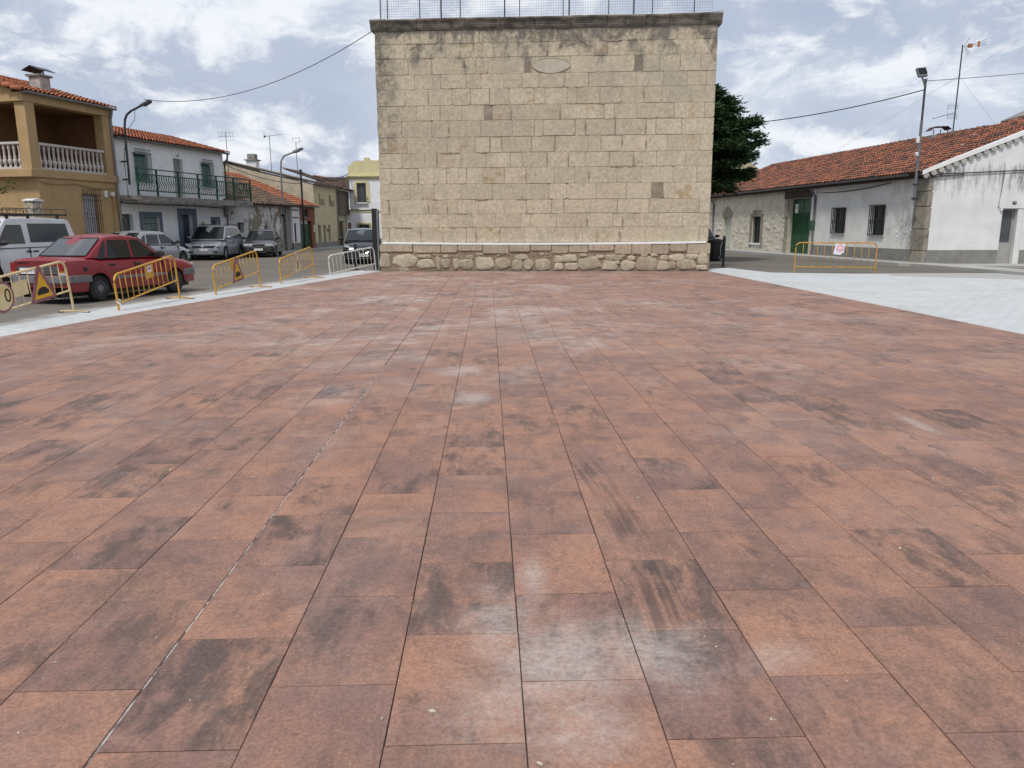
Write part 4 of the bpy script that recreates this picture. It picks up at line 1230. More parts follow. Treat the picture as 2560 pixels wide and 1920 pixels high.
# ------------------------------------------------------------------ narrow white and terracotta garage
ga = thing('terracotta_garage', 'low terracotta garage with green double door and orange tiled roof', 'house', (-14.9, 51.0, 0), R(87.36))
facade('wall', 3.66, 7.2, 0, 3.0, [(3.80, 6.42, .02, 2.05), (4.75, 5.75, 2.30, 2.86)], K['terracotta'], ga, reveal=.18)
gd = box('garage_door', 3.80, 6.42, .15, .18, .02, 1.80, K['green'], ga)
for k in range(12): box('door_rib', 3.84 + k * .218, 3.87 + k * .218, .13, .149, .04, 1.78, K['green'], gd)
box('transom_light', 3.80, 6.42, .15, .17, 1.83, 2.05, K['glass'], ga)
window(ga, 4.75, 5.75, 2.30, 2.86, .12, K['greymetal'], K['glass'])
box('window_sill', 4.68, 5.82, -.05, .1, 2.24, 2.298, K['slab'], ga)
box('white_pier', 2.02, 3.50, -.06, .6, .55, 2.98, K['whitewash'], ga)
box('pier_plinth', 2.0, 3.52, -.07, .6, 0, .549, K['slab'], ga)
box('pier_slit', 2.28, 2.62, -.075, -.061, .60, 1.88, K['beam'], ga)
box('grey_jamb', 1.16, 2.0, .1, .6, .5, 2.9, K['plinthgrey'], ga)
box('jamb_plinth', 1.16, 2.0, .09, .6, 0, .5, K['slab'], ga)
box('alley_door', .16, 1.14, .35, .45, 0, 1.98, K['terracotta'], ga)
box('alley_lintel', .16, 1.14, .3, .5, 1.99, 2.98, K['beam'], ga)
box('back_wall', .1, 7.2, .62, 6, 0, 2.95, K['brownwall'], ga)
for z in (2.75, 2.25): box('iron_bracket', 2.05, 3.2, -.10, -.061, z - .03, z + .03, K['iron'], ga)
tube('downpipe', [(3.58, -.06, 2.95), (3.58, -.06, .05)], .05, K['galv'], ga, 8)
box('letter_box', 6.85, 7.0, -.06, -.003, 1.25, 1.75, K['white'], ga)
gutter(ga, 3.3, 7.5, -.28, 3.08, K['galv'], .07)
tiled_roof(ga, 1.9, 7.45, -.34, 3.08, 5.9, 2.35, K['roof'], 120, lambda x, s: s * 1.2 + x * .4, row=.5)

# ------------------------------------------------------------------ cream two-storey house
cr = thing('cream_house', 'cream two storey house with long weathered gable wall rising above the garage roof', 'house', (-14.6, 57.5, 0), R(87.44))
crh = [(2.12, 2.50, 3.30, 4.09), (4.87, 5.40, 3.28, 4.07), (1.52, 2.3, .48, 1.77), (2.92, 3.68, .02, 1.74), (4.28, 4.92, .5, 1.77)]
facade('wall', .82, 7.2, 0, 4.74, crh, K['creamwall'], cr, reveal=.2)
for i, (a, b, c, d) in enumerate(crh):
    box('window' if i != 3 else 'front_door', a, b, .16, .18, c, d, K['creamwall'] if i < 2 else K['greymetal'], cr)
for i in (0, 1):
    a, b, c, d = crh[i]
    bars('window_grille', a + .1, b + .45, c - .05, c + .38, -.14, 5, cr, K['steel'], .012, (c - .03, c + .36))
mb = MB().box(.82, 2.92, -.025, -.003, 0, .47).box(3.68, 7.21, -.025, -.003, 0, .48); mb.build('plinth', K['plinthgrey'], cr)
MB().prism([(0, 0), (0, 4.74), (6.4, 6.22), (9.5, 5.5), (9.5, 0)], .80, .819, 'x').build('gable_wall', K['creamold'], cr)
MB().prism([(-.25, 4.72), (6.4, 6.27), (9.6, 5.52), (9.6, 5.62), (6.4, 6.40), (-.25, 4.84)], .72, 7.4, 'x').build('roof', K['roofbrown'], cr)
MB().prism([(-.22, 4.85), (6.4, 6.41), (6.4, 6.46), (-.22, 4.90)], .70, .98, 'x').build('verge', K['chimney'], cr)
gutter(cr, .8, 7.3, -.28, 4.76, K['greymetal'], .06)
tube('downpipe', [(7.1, -.2, 4.7), (7.1, -.07, 4.5), (7.1, -.07, .1)], .05, K['galv'], cr, 8)
box('letter_box', 3.98, 4.1, -.07, -.003, 1.25, 1.5, K['brownwall'], cr)
for (x, y, zt) in ((3.3, 9.0, 7.05), (4.6, 5.8, 7.2)):
    c = box('chimney', x - .38, x + .38, y - .38, y + .38, 5.6, zt - .5, K['whitefar'], cr)
    box('chimney_slab', x - .5, x + .5, y - .5, y + .5, zt - .499, zt - .42, K['slab'], c)
    box('chimney_pot', x - .3, x + .3, y - .3, y + .3, zt - .419, zt, K['slab'], c)

# ------------------------------------------------------------------ houses closing the street
br = thing('brown_house', 'narrow brown upper storey house with wooden door beside the cream house', 'house', (-14.3, 64.7, 0), R(87.8))
facade('wall', .02, 3.2, 0, 2.6, [(.42, 1.95, .02, 2.1)], K['creamold'], br, reveal=.15)
box('upper_storey', .0, 3.1, -.25, 5, 2.605, 4.55, K['brownwall'], br)
box('front_door', .42, 1.95, .12, .15, .02, 2.1, K['woodbrown'], br)
box('plinth', 1.95, 3.2, -.02, -.003, 0, .75, K['plinthgrey'], br)
box('side_wall', .02, 3.2, .2, 5, 0, 2.6, K['creamold'], br)
tiled_roof(br, -.15, 3.3, -.75, 4.60, 5.0, 1.7, K['roofbrown'], 60, lambda x, s: s)
wb = thing('white_end_house', 'white house with dark balcony glimpsed at the end of the left street', 'house', (-18, 72, 0), 0)
box('wall', 0, 4.3, 0, 6, 0, 4.9, K['whitefar'], wb)
box('balcony', 1.6, 4.0, -.6, -.004, 3.0, 3.15, K['beam'], wb)
for x in (1.9, 2.6, 3.3): box('window', x, x + .4, -.02, -.003, 3.3, 4.3, K['glass'], wb)
box('plinth', 0, 4.3, -.02, -.003, 0, .9, K['plinthgrey'], wb)
box('front_door', 3.0, 3.5, -.02, -.004, .95, 2.0, K['beam'], wb)
tiled_roof(wb, -.2, 4.5, -.4, 4.95, 3.6, 1.2, K['roofbrown'], 40, lambda x, s: s)
ye = thing('white_yellow_house', 'white house with pale yellow window trim and stepped yellow parapet at the street end', 'house', (-14.0, 67.3, 0), 0)
yeh = [(.88, 1.68, 3.65, 5.26), (.93, 1.82, .95, 1.82)]
facade('wall', .28, 8, 0, 5.56, yeh, K['whitefar'], ye, reveal=.2)
mb = MB(); mb.face([(.28, 0, 0), (.28, 0, 5.56), (.28, 8, 5.56), (.28, 8, 0)]); mb.face([(8, 0, 0), (8, 8, 0), (8, 8, 5.56), (8, 0, 5.56)]); mb.build('side_wall', K['whitefar'], ye, fix=False)
MB().prism([(.2, 5.86), (.2, 6.66), (.42, 6.72), (.62, 6.95), (.94, 7.10), (1.35, 7.06), (1.58, 7.10), (1.60, 7.33), (2.05, 7.33), (2.1, 7.12), (2.9, 7.10), (3.9, 6.9), (4.4, 6.7), (8.05, 6.66), (8.05, 5.86)], .0, .3).build('parapet', K['yellowtrim'], ye)
MB().prism([(-.22, 5.86), (-.22, 5.78), (-.14, 5.74), (-.12, 5.66), (-.05, 5.62), (-.03, 5.56), (.2, 5.56), (.2, 5.86)], .12, 8.1, 'x').build('cornice', K['yellowtrim'], ye)
for (a, b, c, d), fr in zip(yeh, (.20, .17)):
    mb = MB().box(a - fr, b + fr, -.05, -.003, d, d + fr).box(a - fr, a, -.05, -.003, c, d).box(b, b + fr + .1, -.05, -.003, c, d)
    mb.build('window_surround', K['yellowtrim'], ye)
window(ye, .88, 1.68, 3.65, 5.26, .15, K['greymetal'], K['curtain'], fw=.04)
window(ye, .93, 1.82, .95, 1.82, .15, K['greymetal'], K['curtain'], fw=.04)
bars('window_grille', .80, 1.80, 3.66, 4.10, -.14, 8, ye, K['iron'], .013, (3.68, 4.08))
bars('window_grille', .86, 1.92, .8, 1.80, -.12, 10, ye, K['iron'], .015, (1.66, 1.0), over=.1)
box('window_sill', .82, 1.78, -.2, -.003, 3.56, 3.64, K['whitefar'], ye)
box('string_course', .27, 8.02, -.05, -.003, 2.84, 3.02, K['yellowtrim'], ye)
tube('wall_cable', [(.3, -.08, 3.06), (1.2, -.08, 3.0), (2.6, -.08, 3.06)], .03, K['cable'], ye)
box('roof_slab', .3, 8, .3, 8, 5.57, 5.7, K['slab'], ye)
fr_ = thing('distant_orange_roof_house', 'pale house with bright orange roof seen far behind the cream house', 'house', (-20.5, 84, 0), R(8))
box('wall', 0, 6.4, 0, 6, 0, 6.1, K['creamwall'], fr_)
MB().prism([(-.4, 7.0), (6.6, 5.9), (6.6, 5.8), (-.4, 6.9)], -.5, 6, 'y').build('roof', K['roof'], fr_)
# ------------------------------------------------------------------ long low house on the right
lo = thing('long_low_house', 'long low house with red tiled roof, rubble stone and dirty white front, green door', 'house', (13.7, 58.0, 0), R(-83.69))
LX = 26.76
lh = [(5.18, 6.55, .1, 2.17), (9.86, 11.08, .55, 2.13), (14.62, 17.10, .08, 3.0)]
facade('stone_wall', .5, 17.2, 0, 3.45, lh, K['masonry'], lo, reveal=.30)
def longwall_material():
    m, t, b = newmat('weathered_white_front')
    co = t.n('ShaderNodeTexCoord').outputs['Object']
    n1 = t.noise(co, 1.1, 8, .62); n2 = t.noise(co, 6.5, 12, .75); n3 = t.noise(t.vmath('MULTIPLY', co, (1.0, 1.0, .55)), 1.7, 10, .7)
    x = t.sep(co)[0]
    col = t.mix(t.step(n1, .35, .65), (.76, .755, .73), (.66, .655, .63))
    near = t.step(x, 22.8, 25.8, 0.0, .16)
    f = t.step(t.math('ADD', n3, near), .55, .80)
    col = t.mix(t.math('MULTIPLY', f, t.step(n2, .35, .62, .2, .9)), col, (.25, .245, .23))
    t.l(col, b.inputs['Base Color']); b.inputs['Roughness'].default_value = .95
    bp = t.n('ShaderNodeBump'); bp.inputs['Strength'].default_value = .6; bp.inputs['Distance'].default_value = .02
    t.l(n2, bp.inputs['Height']); t.l(bp.outputs[0], b.inputs['Normal'])
    return m
K['longwall'] = longwall_material()
lw = [(19.45, 20.58, 1.22, 2.40), (22.75, 23.80, 1.16, 2.44)]
facade('white_wall', 17.2, 25.86, 0, 3.45, lw, K['longwall'], lo, reveal=.2)
# stones that stand out of the rubble part of the front
for _ in range(230):
    u, z = rng.uniform(.7, 14.3), rng.uniform(.15, 3.3)
    if any(a - .35 < u < b + .35 and c - .3 < z < d + .35 for a, b, c, d in lh): continue
    rubble(u, z, rng.uniform(.25, .6), rng.uniform(.15, .32), K['masonry'], lo, y0=.01, proud=.035)
box('side_wall', .5, LX - .3, .35, 6, 0, 3.4, K['greywhite'], lo)
box('eave_board', .3, LX - .4, -.32, .34, 3.452, 3.55, K['beam'], lo)
# openings
box('pale_door', 5.18, 6.55, .22, .26, .1, 2.17, K['palegreen'], lo)
MB().prism([(5.0, 2.18), (6.75, 2.18), (6.75, 2.45), (5.87, 2.85), (5.0, 2.45)], -.03, -.004).build('door_pediment', K['granite'], lo)
g = window(lo, 9.86, 11.08, .55, 2.13, .2, K['greenrail'], K['glass'])
bars('window_grille', 9.95, 10.98, .56, 2.12, .06, 7, lo, K['iron'], .014, (.9, 1.35, 1.8))
mb = MB().box(9.55, 9.86, -.03, -.004, .3, 2.3).box(11.08, 11.4, -.03, -.004, .3, 2.3).box(9.86, 11.08, -.03, -.004, 2.13, 2.5)
mb.build('window_surround', K['granite'], lo)
box('window_sill', 9.7, 11.2, -.08, .1, .46, .549, K['whitefar'], lo)
gd = box('green_gate', 14.62, 17.10, .24, .28, .08, 3.0, K['green'], lo)
for x in (14.66, 15.90):
    for k in range(9): box('gate_rib', x + .10 + k * .115, x + .15 + k * .115, .215, .239, 1.15, 2.25, K['green'], gd)
box('gate_gap', 15.86, 15.88, .225, .239, .1, 2.98, K['iron'], gd)
sg_ = box('gate_sign', 14.95, 15.28, .205, .238, 2.25, 2.72, K['white'], gd)
text('sign_print', 'O', .3, K['ink'], sg_, (15.12, .2, 2.55), (R(90), 0, 0)); box('sign_print', 15.0, 15.23, .198, .204, 2.28, 2.36, K['signpale'], sg_)
MB().box(14.1, 17.2, -.05, -.004, 3.02, 3.40).build('timber_lintel', K['beam'], lo)
for (xa, za, zb2) in ((14.25, 0, 1.0), (14.32, 1.01, 2.0), (14.2, 2.01, 3.0)): box('jamb_stone', xa, 14.62, -.06, -.005, za, zb2, K['granite'], lo, bevel=.02)
box('meter_cabinet', 17.22, 17.66, -.12, -.004, 1.34, 1.84, K['green'], lo)
box('intercom', 4.1, 4.5, -.06, -.004, 1.35, 1.75, K['greywhite'], lo)
for a, b, c, d in lw:
    g = window(lo, a, b, c, d, .14, K['green'], K['glass'], mull=1)
    box('window_sill', a - .05, b + .05, -.06, .1, c - .06, c - .002, K['greywhite'], lo)
    bars('window_grille', a - .04, b + .04, c - .02, d + .05, -.09, 9, lo, K['iron'], .020, (c + .02, d), knobs=((c + d) / 2 - .1, (c + d) / 2))
for (u, z, r_) in ((24.80, 1.38, .10), (24.86, 1.18, .09), (24.80, 1.02, .07), (25.36, 1.36, .10), (25.56, 1.36, .10)):
    MB().tube([(u + r_ * .9 * math.cos(R(a)), -.006, z + r_ * math.sin(R(a))) for a in range(0, 361, 30)], .010, 4, cap=False).build('chalk_scribble', K['whitefar'], lo)
MB().tube([(25.48, -.006, 1.48), (25.50, -.006, 1.66)], .010, 4).build('chalk_scribble', K['whitefar'], lo)
box('plinth', 17.3, 25.86, -.03, -.004, 0, .60, K['plinthgrey'], lo)
for k, (zz0, zz1) in enumerate(((0, .55), (.56, 1.42), (1.43, 2.3), (2.31, 2.9), (2.91, 3.44))):
    box('corner_stone', 25.88, 26.78, -.10, .5, zz0, zz1, K['granite'], lo, bevel=.03)
for x in (3.4, 17.60):
    tube('downpipe', [(x, -.36, 3.45), (x, -.2, 3.25), (x, -.07, 3.05), (x, -.07, .12)], .062, K['greymetal'], lo, 8)
gutter(lo, .2, 25.9, -.44, 3.62, K['greymetal'], .085)
def camkey(x, s):
    return -(x) + s * .25
tiled_roof(lo, .0, LX, -.46, 3.62, 6.0, 2.30, K['roofdark'], 300, camkey, row=.38)
ridge_tiles(lo, .1, 22.6, 5.45, 5.90, K['roofdark'])
# the roof climbs on over the deeper near end
tiled_roof(lo, 22.6, LX, 5.30, 3.62 + 5.76 * .3833, 2.9, 1.11, K['roofdark'], 0, camkey, row=.38, base=False, skip=lambda x, s: s > (x - 22.5) * .70)
mb = MB(); mb.face([(22.6, 5.5, 5.88), (LX, 5.5, 5.88), (LX, 8.2, 6.92)]); mb.face([(22.6, 5.5, 5.88), (LX, 8.2, 6.92), (LX, 9, 5.0)]); mb.build('near_roof_deck', K['roofbase'], lo, fix=False)
MB().prism([(5.5, 5.93), (11, 3.8), (11, 3.7), (5.5, 5.83)], 0, LX, 'x').build('rear_roof', K['roofdark'], lo)
for (x, y) in ((23.2, 4.1), (24.6, 2.6)):
    s = y / math.cos(math.atan2(2.6, 6.0))
    q = MB().box(x, x + .1, y, y + .5, 3.62 + (y + .46) * 0.3833 + .10, 3.62 + (y + .46) * 0.3833 + .13); q.build('pale_roof_slip', K['whitefar'], lo)
# gable end facing the square
gx = [(2.85, 3.36, .06, 2.2)]
gb = MB()
ge = thing('gable_house', 'white rendered gable end with glazed grey door and stained top, right edge', 'house', (16.64, 31.4, 0), R(-4.31))
GS = .405
mb = MB()
G0, G1 = .06, 11.0
gtop = lambda x: 3.62 + GS * x if x < 6.2 else 3.62 + GS * (12.4 - x)
dX0, dX1 = 2.82, 3.62
for (a, b) in ((G0, dX0), (dX0, dX1), (dX1, 6.2), (6.2, G1)):
    zl = 0 if (a, b) != (dX0, dX1) else 2.22
    mb.face([(a, 0, zl), (b, 0, zl), (b, 0, gtop(b)), (a, 0, gtop(a))])
mb.face([(dX0, 0, 0), (dX0, 0, 2.22), (dX0, .3, 2.22), (dX0, .3, 0)]); mb.face([(dX1, 0, 0), (dX1, .3, 0), (dX1, .3, 2.22), (dX1, 0, 2.22)]); mb.face([(dX0, 0, 2.22), (dX1, 0, 2.22), (dX1, .3, 2.22), (dX0, .3, 2.22)])
def gable_material():
    m, t, b = newmat('stained_gable_render')
    co = t.n('ShaderNodeTexCoord').outputs['Object']
    mp = t.n('ShaderNodeMapping'); mp.inputs['Scale'].default_value = (2.2, 1, .38); t.l(co, mp.inputs[0])
    run = t.noise(mp.outputs[0], 1.9, 9, .66, .3); n2 = t.noise(co, 9, 8, .7); n1 = t.noise(co, 1.2, 7, .6)
    x, y, z = t.sep(co)[:3]
    col = t.mix(t.step(n1, .35, .65), (.70, .70, .69), (.62, .62, .61))
    h = t.math('MULTIPLY', t.step(z, 2.0, 3.5), t.step(z, 3.55, 4.3, 1.0, .35))
    f = t.step(t.math('ADD', run, t.math('MULTIPLY', h, .26)), .66, .86)
    col = t.mix(t.math('MULTIPLY', f, t.step(n2, .3, .6, .35, .85)), col, (.17, .165, .155))
    t.l(col, b.inputs['Base Color']); b.inputs['Roughness'].default_value = .95
    bp = t.n('ShaderNodeBump'); bp.inputs['Strength'].default_value = .6; bp.inputs['Distance'].default_value = .02
    t.l(t.noise(co, 16, 6, .6), bp.inputs['Height']); t.l(bp.outputs[0], b.inputs['Normal'])
    return m
K['gable'] = gable_material()
mb.build('wall', K['gable'], ge, fix=False)
mb = MB().box(G0, dX0 - .02, -.03, -.004, 0, .60).box(dX1 + .02, G1, -.03, -.004, 0, .60); mb.build('plinth', K['plinthgrey'], ge)
box('step', dX0 - .1, dX1 + .1, -.25, .25, 0, .05, K['pavement'], ge)
dr = box('glazed_door', dX0, dX1 - .22, .24, .28, .06, 2.21, K['greydoor'], ge)
box('door_glass', dX0 + .06, dX1 - .3, .225, .239, .92, 2.15, K['curtain'], dr)
bars('door_grille', dX0 + .1, dX1 - .34, .93, 2.14, .21, 5, dr, K['greymetal'], .009)
box('door_jamb', dX1 - .2, dX1 - .002, .02, .3, 0, 2.21, K['gable'], ge)
nb = box('house_number', 3.16, 3.30, -.02, -.003, 2.38, 2.49, K['iron'], ge); text('number_print', '19', .085, K['white'], nb, (3.23, -.022, 2.435), (R(90), 0, 0))
tube('wall_cable', [(-.2, -.08, 3.44), (.3, -.06, 3.56), (1.5, -.05, 3.60), (3.6, -.05, 3.68), (6, -.05, 3.72)], .022, K['cable'], ge)
tube('wall_cable', [(2.70, -.04, 3.6), (2.66, -.04, 2.9), (2.62, -.04, 2.27), (2.8, -.04, 2.18)], .012, K['cable'], ge)
tube('wall_cable', [(-.25, -.1, 3.36), (.2, -.08, 3.48), (1.2, -.06, 3.54)], .016, K['cable'], ge)
box('door_lamp', 2.70, 2.78, -.08, -.003, 2.14, 2.22, K['white'], ge)
# plastered verge with scalloped tile ends
MB().prism([(-.42, 3.54), (6.3, 3.62 + GS * 6.3 + .02), (6.3, 3.62 + GS * 6.3 + .20), (-.42, 3.70)], -.10, .22).build('verge', K['whitewash'], ge)
vm = MB()
for k in range(24):
    x = -.25 + k * .27
    z = 3.62 + GS * x - .015
    vm.lathe([(.02, -.085), (.105, -.085), (.105, .05), (.02, .05)], (x, 0, z + .005), 12, 'y')
vm.build('verge_scallops', K['chimney'], ge, smooth=50)
# orange gable of a house behind
ob = thing('orange_gable_house', 'orange rendered gable with grey verge showing above the long roof, top right', 'house', (31.7, 45.5, .1), R(-6))
MB().prism([(-.6, 0), (9, 0), (9, 9.9), (5, 10.4), (-.6, 7.9)], 0, 6).build('wall', K['orangewall'], ob)
MB().prism([(-.9, 7.78), (5, 10.45), (9.3, 9.9), (9.3, 10.1), (5, 10.68), (-.9, 8.0)], -.2, 6.2).build('roof', K['slab'], ob)
# house beyond the conifer
bh = thing('cream_house_behind_tree', 'cream house with red tiled roof half hidden behind the dark conifer', 'house', (14.5, 66, -.45), R(-75))
box('wall', -6, 3, 0, 6, 0, 5.0, K['creamwall'], bh)
tiled_roof(bh, -6.2, 3.2, -.4, 5.0, 4.0, 2.3, K['roof'], 40, lambda x, s: s - x * .2)
MB().prism([(-.4, 5.0), (3.6, 7.3), (7, 5.2)], -6.1, 3.1, 'x').build('gable', K['creamwall'], bh)
box('string_course', 3.001, 3.06, 0, 6, 4.4, 4.55, K['yellowtrim'], bh)

# pavements
pv_ = struct(MB().prism([(.0, -1.25), (26.9, -1.15), (27.3, -.9), (36, -1.0), (36, .3), (26.9, .3), (0, .3)], -.03, .10, 'z').build('right_pavement', K['pavement']))
pv_.location = (13.7, 58.0, 0); pv_.rotation_euler = (0, 0, R(-83.69))
def pline(pts, off):
    out = []
    for i, p in enumerate(pts):
        a = Vector(pts[max(i - 1, 0)]); b = Vector(pts[min(i + 1, len(pts) - 1)])
        d = (b - a).normalized()
        out.append((p[0] + d.y * off, p[1] - d.x * off))
    return out
FP = [(-21.5, 21.0), (-19.1, 31.6), (-18.2, 35.6), (-16.2, 44.4), (-14.9, 51.0), (-14.6, 57.5), (-14.25, 67.0)]
struct(MB().prism(FP + pline(FP, .95)[::-1], -.03, .09, 'z').build('left_pavement', K['pavement']))
gv = struct(MB().prism([(16.1, 29.7), (27, 28.9), (27, 31.2), (16.6, 31.5)], -.03, .06, 'z').build('gable_pavement', K['pavement']))

# ================================================================== trees
def needle_cloud(name, sprays, m, parent, blade=.16, wid=.035):
    """many small blades; sprays = (point, outward direction, size, count)"""
    v, f = [], []
    for (p, d, s, cnt) in sprays:
        for _ in range(cnt):
            q = Vector((rng.gauss(0, 1), rng.gauss(0, 1), rng.gauss(0, .6)))
            pos = p + q * s
            dr_ = (d + Vector((rng.uniform(-.8, .8), rng.uniform(-.8, .8), rng.uniform(-.45, .55)))).normalized()
            sd = dr_.cross(Vector((rng.uniform(-1, 1), rng.uniform(-1, 1), rng.uniform(-1, 1)))).normalized()
            L_ = blade * rng.uniform(.6, 1.4)
            i0 = len(v)
            v += [tuple(pos - sd * wid), tuple(pos + sd * wid), tuple(pos + dr_ * L_ + sd * wid * .3), tuple(pos + dr_ * L_ - sd * wid * .3)]
            f.append((i0, i0 + 1, i0 + 2, i0 + 3))
    me = bpy.data.meshes.new(name); me.from_pydata(v, [], f); me.update(); me.materials.append(m)
    return link(name, me, parent)
def leaf_material(name, c1, c2, c3):
    m, t, b = newmat(name)
    g = t.n('ShaderNodeNewGeometry')
    n = t.noise(g.outputs['Position'], 1.7, 5, .6); r = g.outputs['Random Per Island']
    col = t.mix(t.step(t.math('ADD', n, t.math('MULTIPLY', t.math('SUBTRACT', r, .5), .5)), .3, .7), c1, c2)
    col = t.mix(t.math('MULTIPLY', t.step(r, .8, .95), .6), col, c3)
    t.l(col, b.inputs['Base Color']); b.inputs['Roughness'].default_value = .75
    b.inputs['Specular IOR Level'].default_value = .2
    return m
K['conifer'] = leaf_material('conifer_needles', (.014, .035, .013), (.028, .060, .018), (.055, .09, .026))
K['leaf'] = leaf_material('autumn_leaves', (.045, .07, .015), (.08, .095, .02), (.19, .16, .03))
def interp_(tab, x):
    for (a, va), (b, vb) in zip(tab[:-1], tab[1:]):
        if x <= b: return va + (vb - va) * (x - a) / (b - a)
    return tab[-1][1]
tr_ = thing('conifer', 'large dark green conifer behind the right end of the block wall', 'tree', (8.3, 36.0, 0))
tube('trunk', [(0, 0, 0), (.05, .02, 3), (-.03, .05, 6), (.02, 0, 7.8)], [.32, .27, .18, .05], K['bark'], tr_, 9)
sp_, bm_ = [], MB()
for k in range(150):
    z = 3.1 + 4.35 * (k / 150.0) ** .95 + rng.uniform(-.2, .2)
    t_ = min(1.0, max(0.0, (z - 3.1) / 4.35))
    ln = interp_([(0, 2.3), (.3, 2.85), (.55, 2.6), (.8, 1.8), (1, .5)], t_) * rng.uniform(.6, 1.06)
    a = k * 2.399 + rng.uniform(-.3, .3)
    d = Vector((math.cos(a), math.sin(a), rng.uniform(-.22, .16) + .18 * t_)).normalized()
    base = Vector((0, 0, z))
    tip = base + d * ln + Vector((0, 0, .18 * ln * .5))
    bm_.tube([base, base.lerp(tip, .5) - Vector((0, 0, .06)), tip], [.045, .03, .008], 4, cap=False)
    n = int(5 + ln * 4.5)
    for i in range(n):
        u = .18 + .82 * (i + 1) / n
        p = base.lerp(tip, u) + Vector((0, 0, .10 * math.sin(u * 3)))
        side = Vector((-d.y, d.x, 0))
        sp_.append((p, d, .15, 16))
        for sgn in (-1, 1):
            w_ = sgn * (1 - .55 * u) * ln * .26 * rng.uniform(.5, 1.1)
            sp_.append((p + side * w_ + d * abs(w_) * .5, (d + side * sgn * .6).normalized(), .13, 16))
needle_cloud('crown', sp_, K['conifer'], tr_, .17, .034)
bm_.build('branch', K['bark'], tr_)
t2 = thing('young_tree', 'small yellow green leafy tree at the left edge before the ochre house', 'tree', (-18.95, 26.6, 0))
tube('trunk', [(0, 0, 0), (.05, .05, 1.4), (.0, .1, 2.6), (.1, 0, 4.2)], [.10, .08, .06, .02], K['bark'], t2, 7)
sp_, bm_ = [], MB()
for k in range(46):
    z = 2.2 + rng.random() * 1.9
    a = rng.uniform(0, 6.28)
    ln = rng.uniform(.9, 1.75) * (1.0 - .35 * abs(z - 2.9) / 1.6)
    d = Vector((math.cos(a), math.sin(a), rng.uniform(-.05, .5))).normalized()
    base = Vector((.05, .05, z)); tip = base + d * ln
    bm_.tube([base, tip], [.02, .006], 4, cap=False)
    for i in range(7):
        sp_.append((base.lerp(tip, .3 + .75 * i / 6) + Vector((rng.uniform(-.1, .1),) * 3), d, .12, 9))
needle_cloud('crown', sp_, K['leaf'], t2, .085, .03)
bm_.build('branch', K['bark'], t2)

# ================================================================== lamps, poles, aerials, cables
st1 = thing('wall_street_lamp', 'grey bracket street lamp fixed between ochre and white houses', 'street lamp', (-17.86, 36.65, 0), R(77.2))
tube('lamp_pole', [(0, -.28, 3.55), (0, -.30, 4.2), (0, -.30, 5.55), (0, -.33, 6.15), (.0, -.38, 6.42), (.0, -.5, 6.62), (.0, -.75, 6.78), (.0, -1.35, 7.0)], .05, K['steel'], st1, 8)
for z in (3.75, 4.55): box('lamp_bracket', -.03, .03, -.3, .05, z, z + .07, K['steel'], st1)
hd = MB().prism([(-1.25, 6.95), (-1.30, 7.05), (-1.78, 7.24), (-1.80, 7.15), (-1.42, 6.98)], -.13, .13, 'x').build('lamp_head', K['galv'], st1, bevel=.03)
MB().prism([(-1.42, 6.96), (-1.79, 7.13), (-1.78, 7.10), (-1.44, 6.94)], -.11, .11, 'x').build('lamp_glass', K['glass'], hd)
tube('lamp_wire', [(0, -.95, 6.84), (.05, -.85, 6.4), (.06, -.55, 6.1), (.0, -.36, 5.95)], .012, K['cable'], st1)
tube('lamp_wire', [(-.04, -.25, 5.2), (-.1, -.2, 4.4), (-.06, -.2, 3.1), (-.5, -.1, 2.75)], .02, K['cable'], st1)
st2 = thing('curved_street_lamp', 'curved grey street lamp above the peeling house roof', 'street lamp', (-14.75, 51.0, 0), R(78.9))
tube('lamp_pole', [(0, 0, 2.35), (0, 0, 5.2), (0, -.06, 5.75), (.0, -.28, 6.05), (.0, -.7, 6.2), (.0, -1.0, 6.27)], .055, K['galv'], st2, 8)
MB().prism([(-.88, 6.2), (-.92, 6.33), (-1.5, 6.56), (-1.62, 6.52), (-1.6, 6.44), (-1.2, 6.25)], -.14, .14, 'x').build('lamp_head', K['galv'], st2, bevel=.03)
box('lamp_foot', -.06, .06, -.06, .35, 2.3, 2.42, K['steel'], st2)
bp_ = thing('black_cable_pole', 'thin black cable pole beside the terracotta garage', 'pole', (-14.25, 53.9, 0))
tube('pole', [(0, 0, .0), (0, 0, 5.35)], .065, K['iron'], bp_, 8)
box('pole_cap', -.09, .09, -.09, .09, 5.34, 5.42, K['iron'], bp_)
fl = thing('floodlight_mast', 'tall steel mast with square floodlight fixed to the long house corner', 'floodlight', (16.22, 31.6, 0), R(-83.69))
tube('mast', [(0, -.12, 2.55), (0, -.12, 4.2), (0, -.12, 5.6)], .055, K['greymetal'], fl, 8)
tube('mast_top', [(0, -.12, 5.6), (0, -.12, 7.1)], .042, K['steel'], fl, 8)
box('mast_cap', -.05, .05, -.17, -.07, 7.09, 7.15, K['galv'], fl)
for z in (2.6, 3.15): box('mast_bracket', -.08, .08, -.2, .0, z, z + .06, K['steel'], fl)
tube('floodlight_arm', [(0, -.12, 6.85), (.06, -.25, 7.05), (.06, -.33, 7.2)], .035, K['galv'], fl, 8)
hd = box('floodlight_head', -.05, .05, -.23, .23, -.18, .18, K['greymetal'], fl, bevel=.015)
hd.location = (.06, -.36, 7.36); hd.rotation_euler = (R(8), R(-20), R(14))
box('fin_panel', .051, .058, -.20, .20, -.08, .165, K['iron'], hd)
for k in range(9): box('heat_fin', .0585, .085, -.19 + k * .046, -.175 + k * .046, -.075, .16, K['steel'], hd)
box('floodlight_glass', -.062, -.051, -.20, .20, -.15, .15, K['glass'], hd)
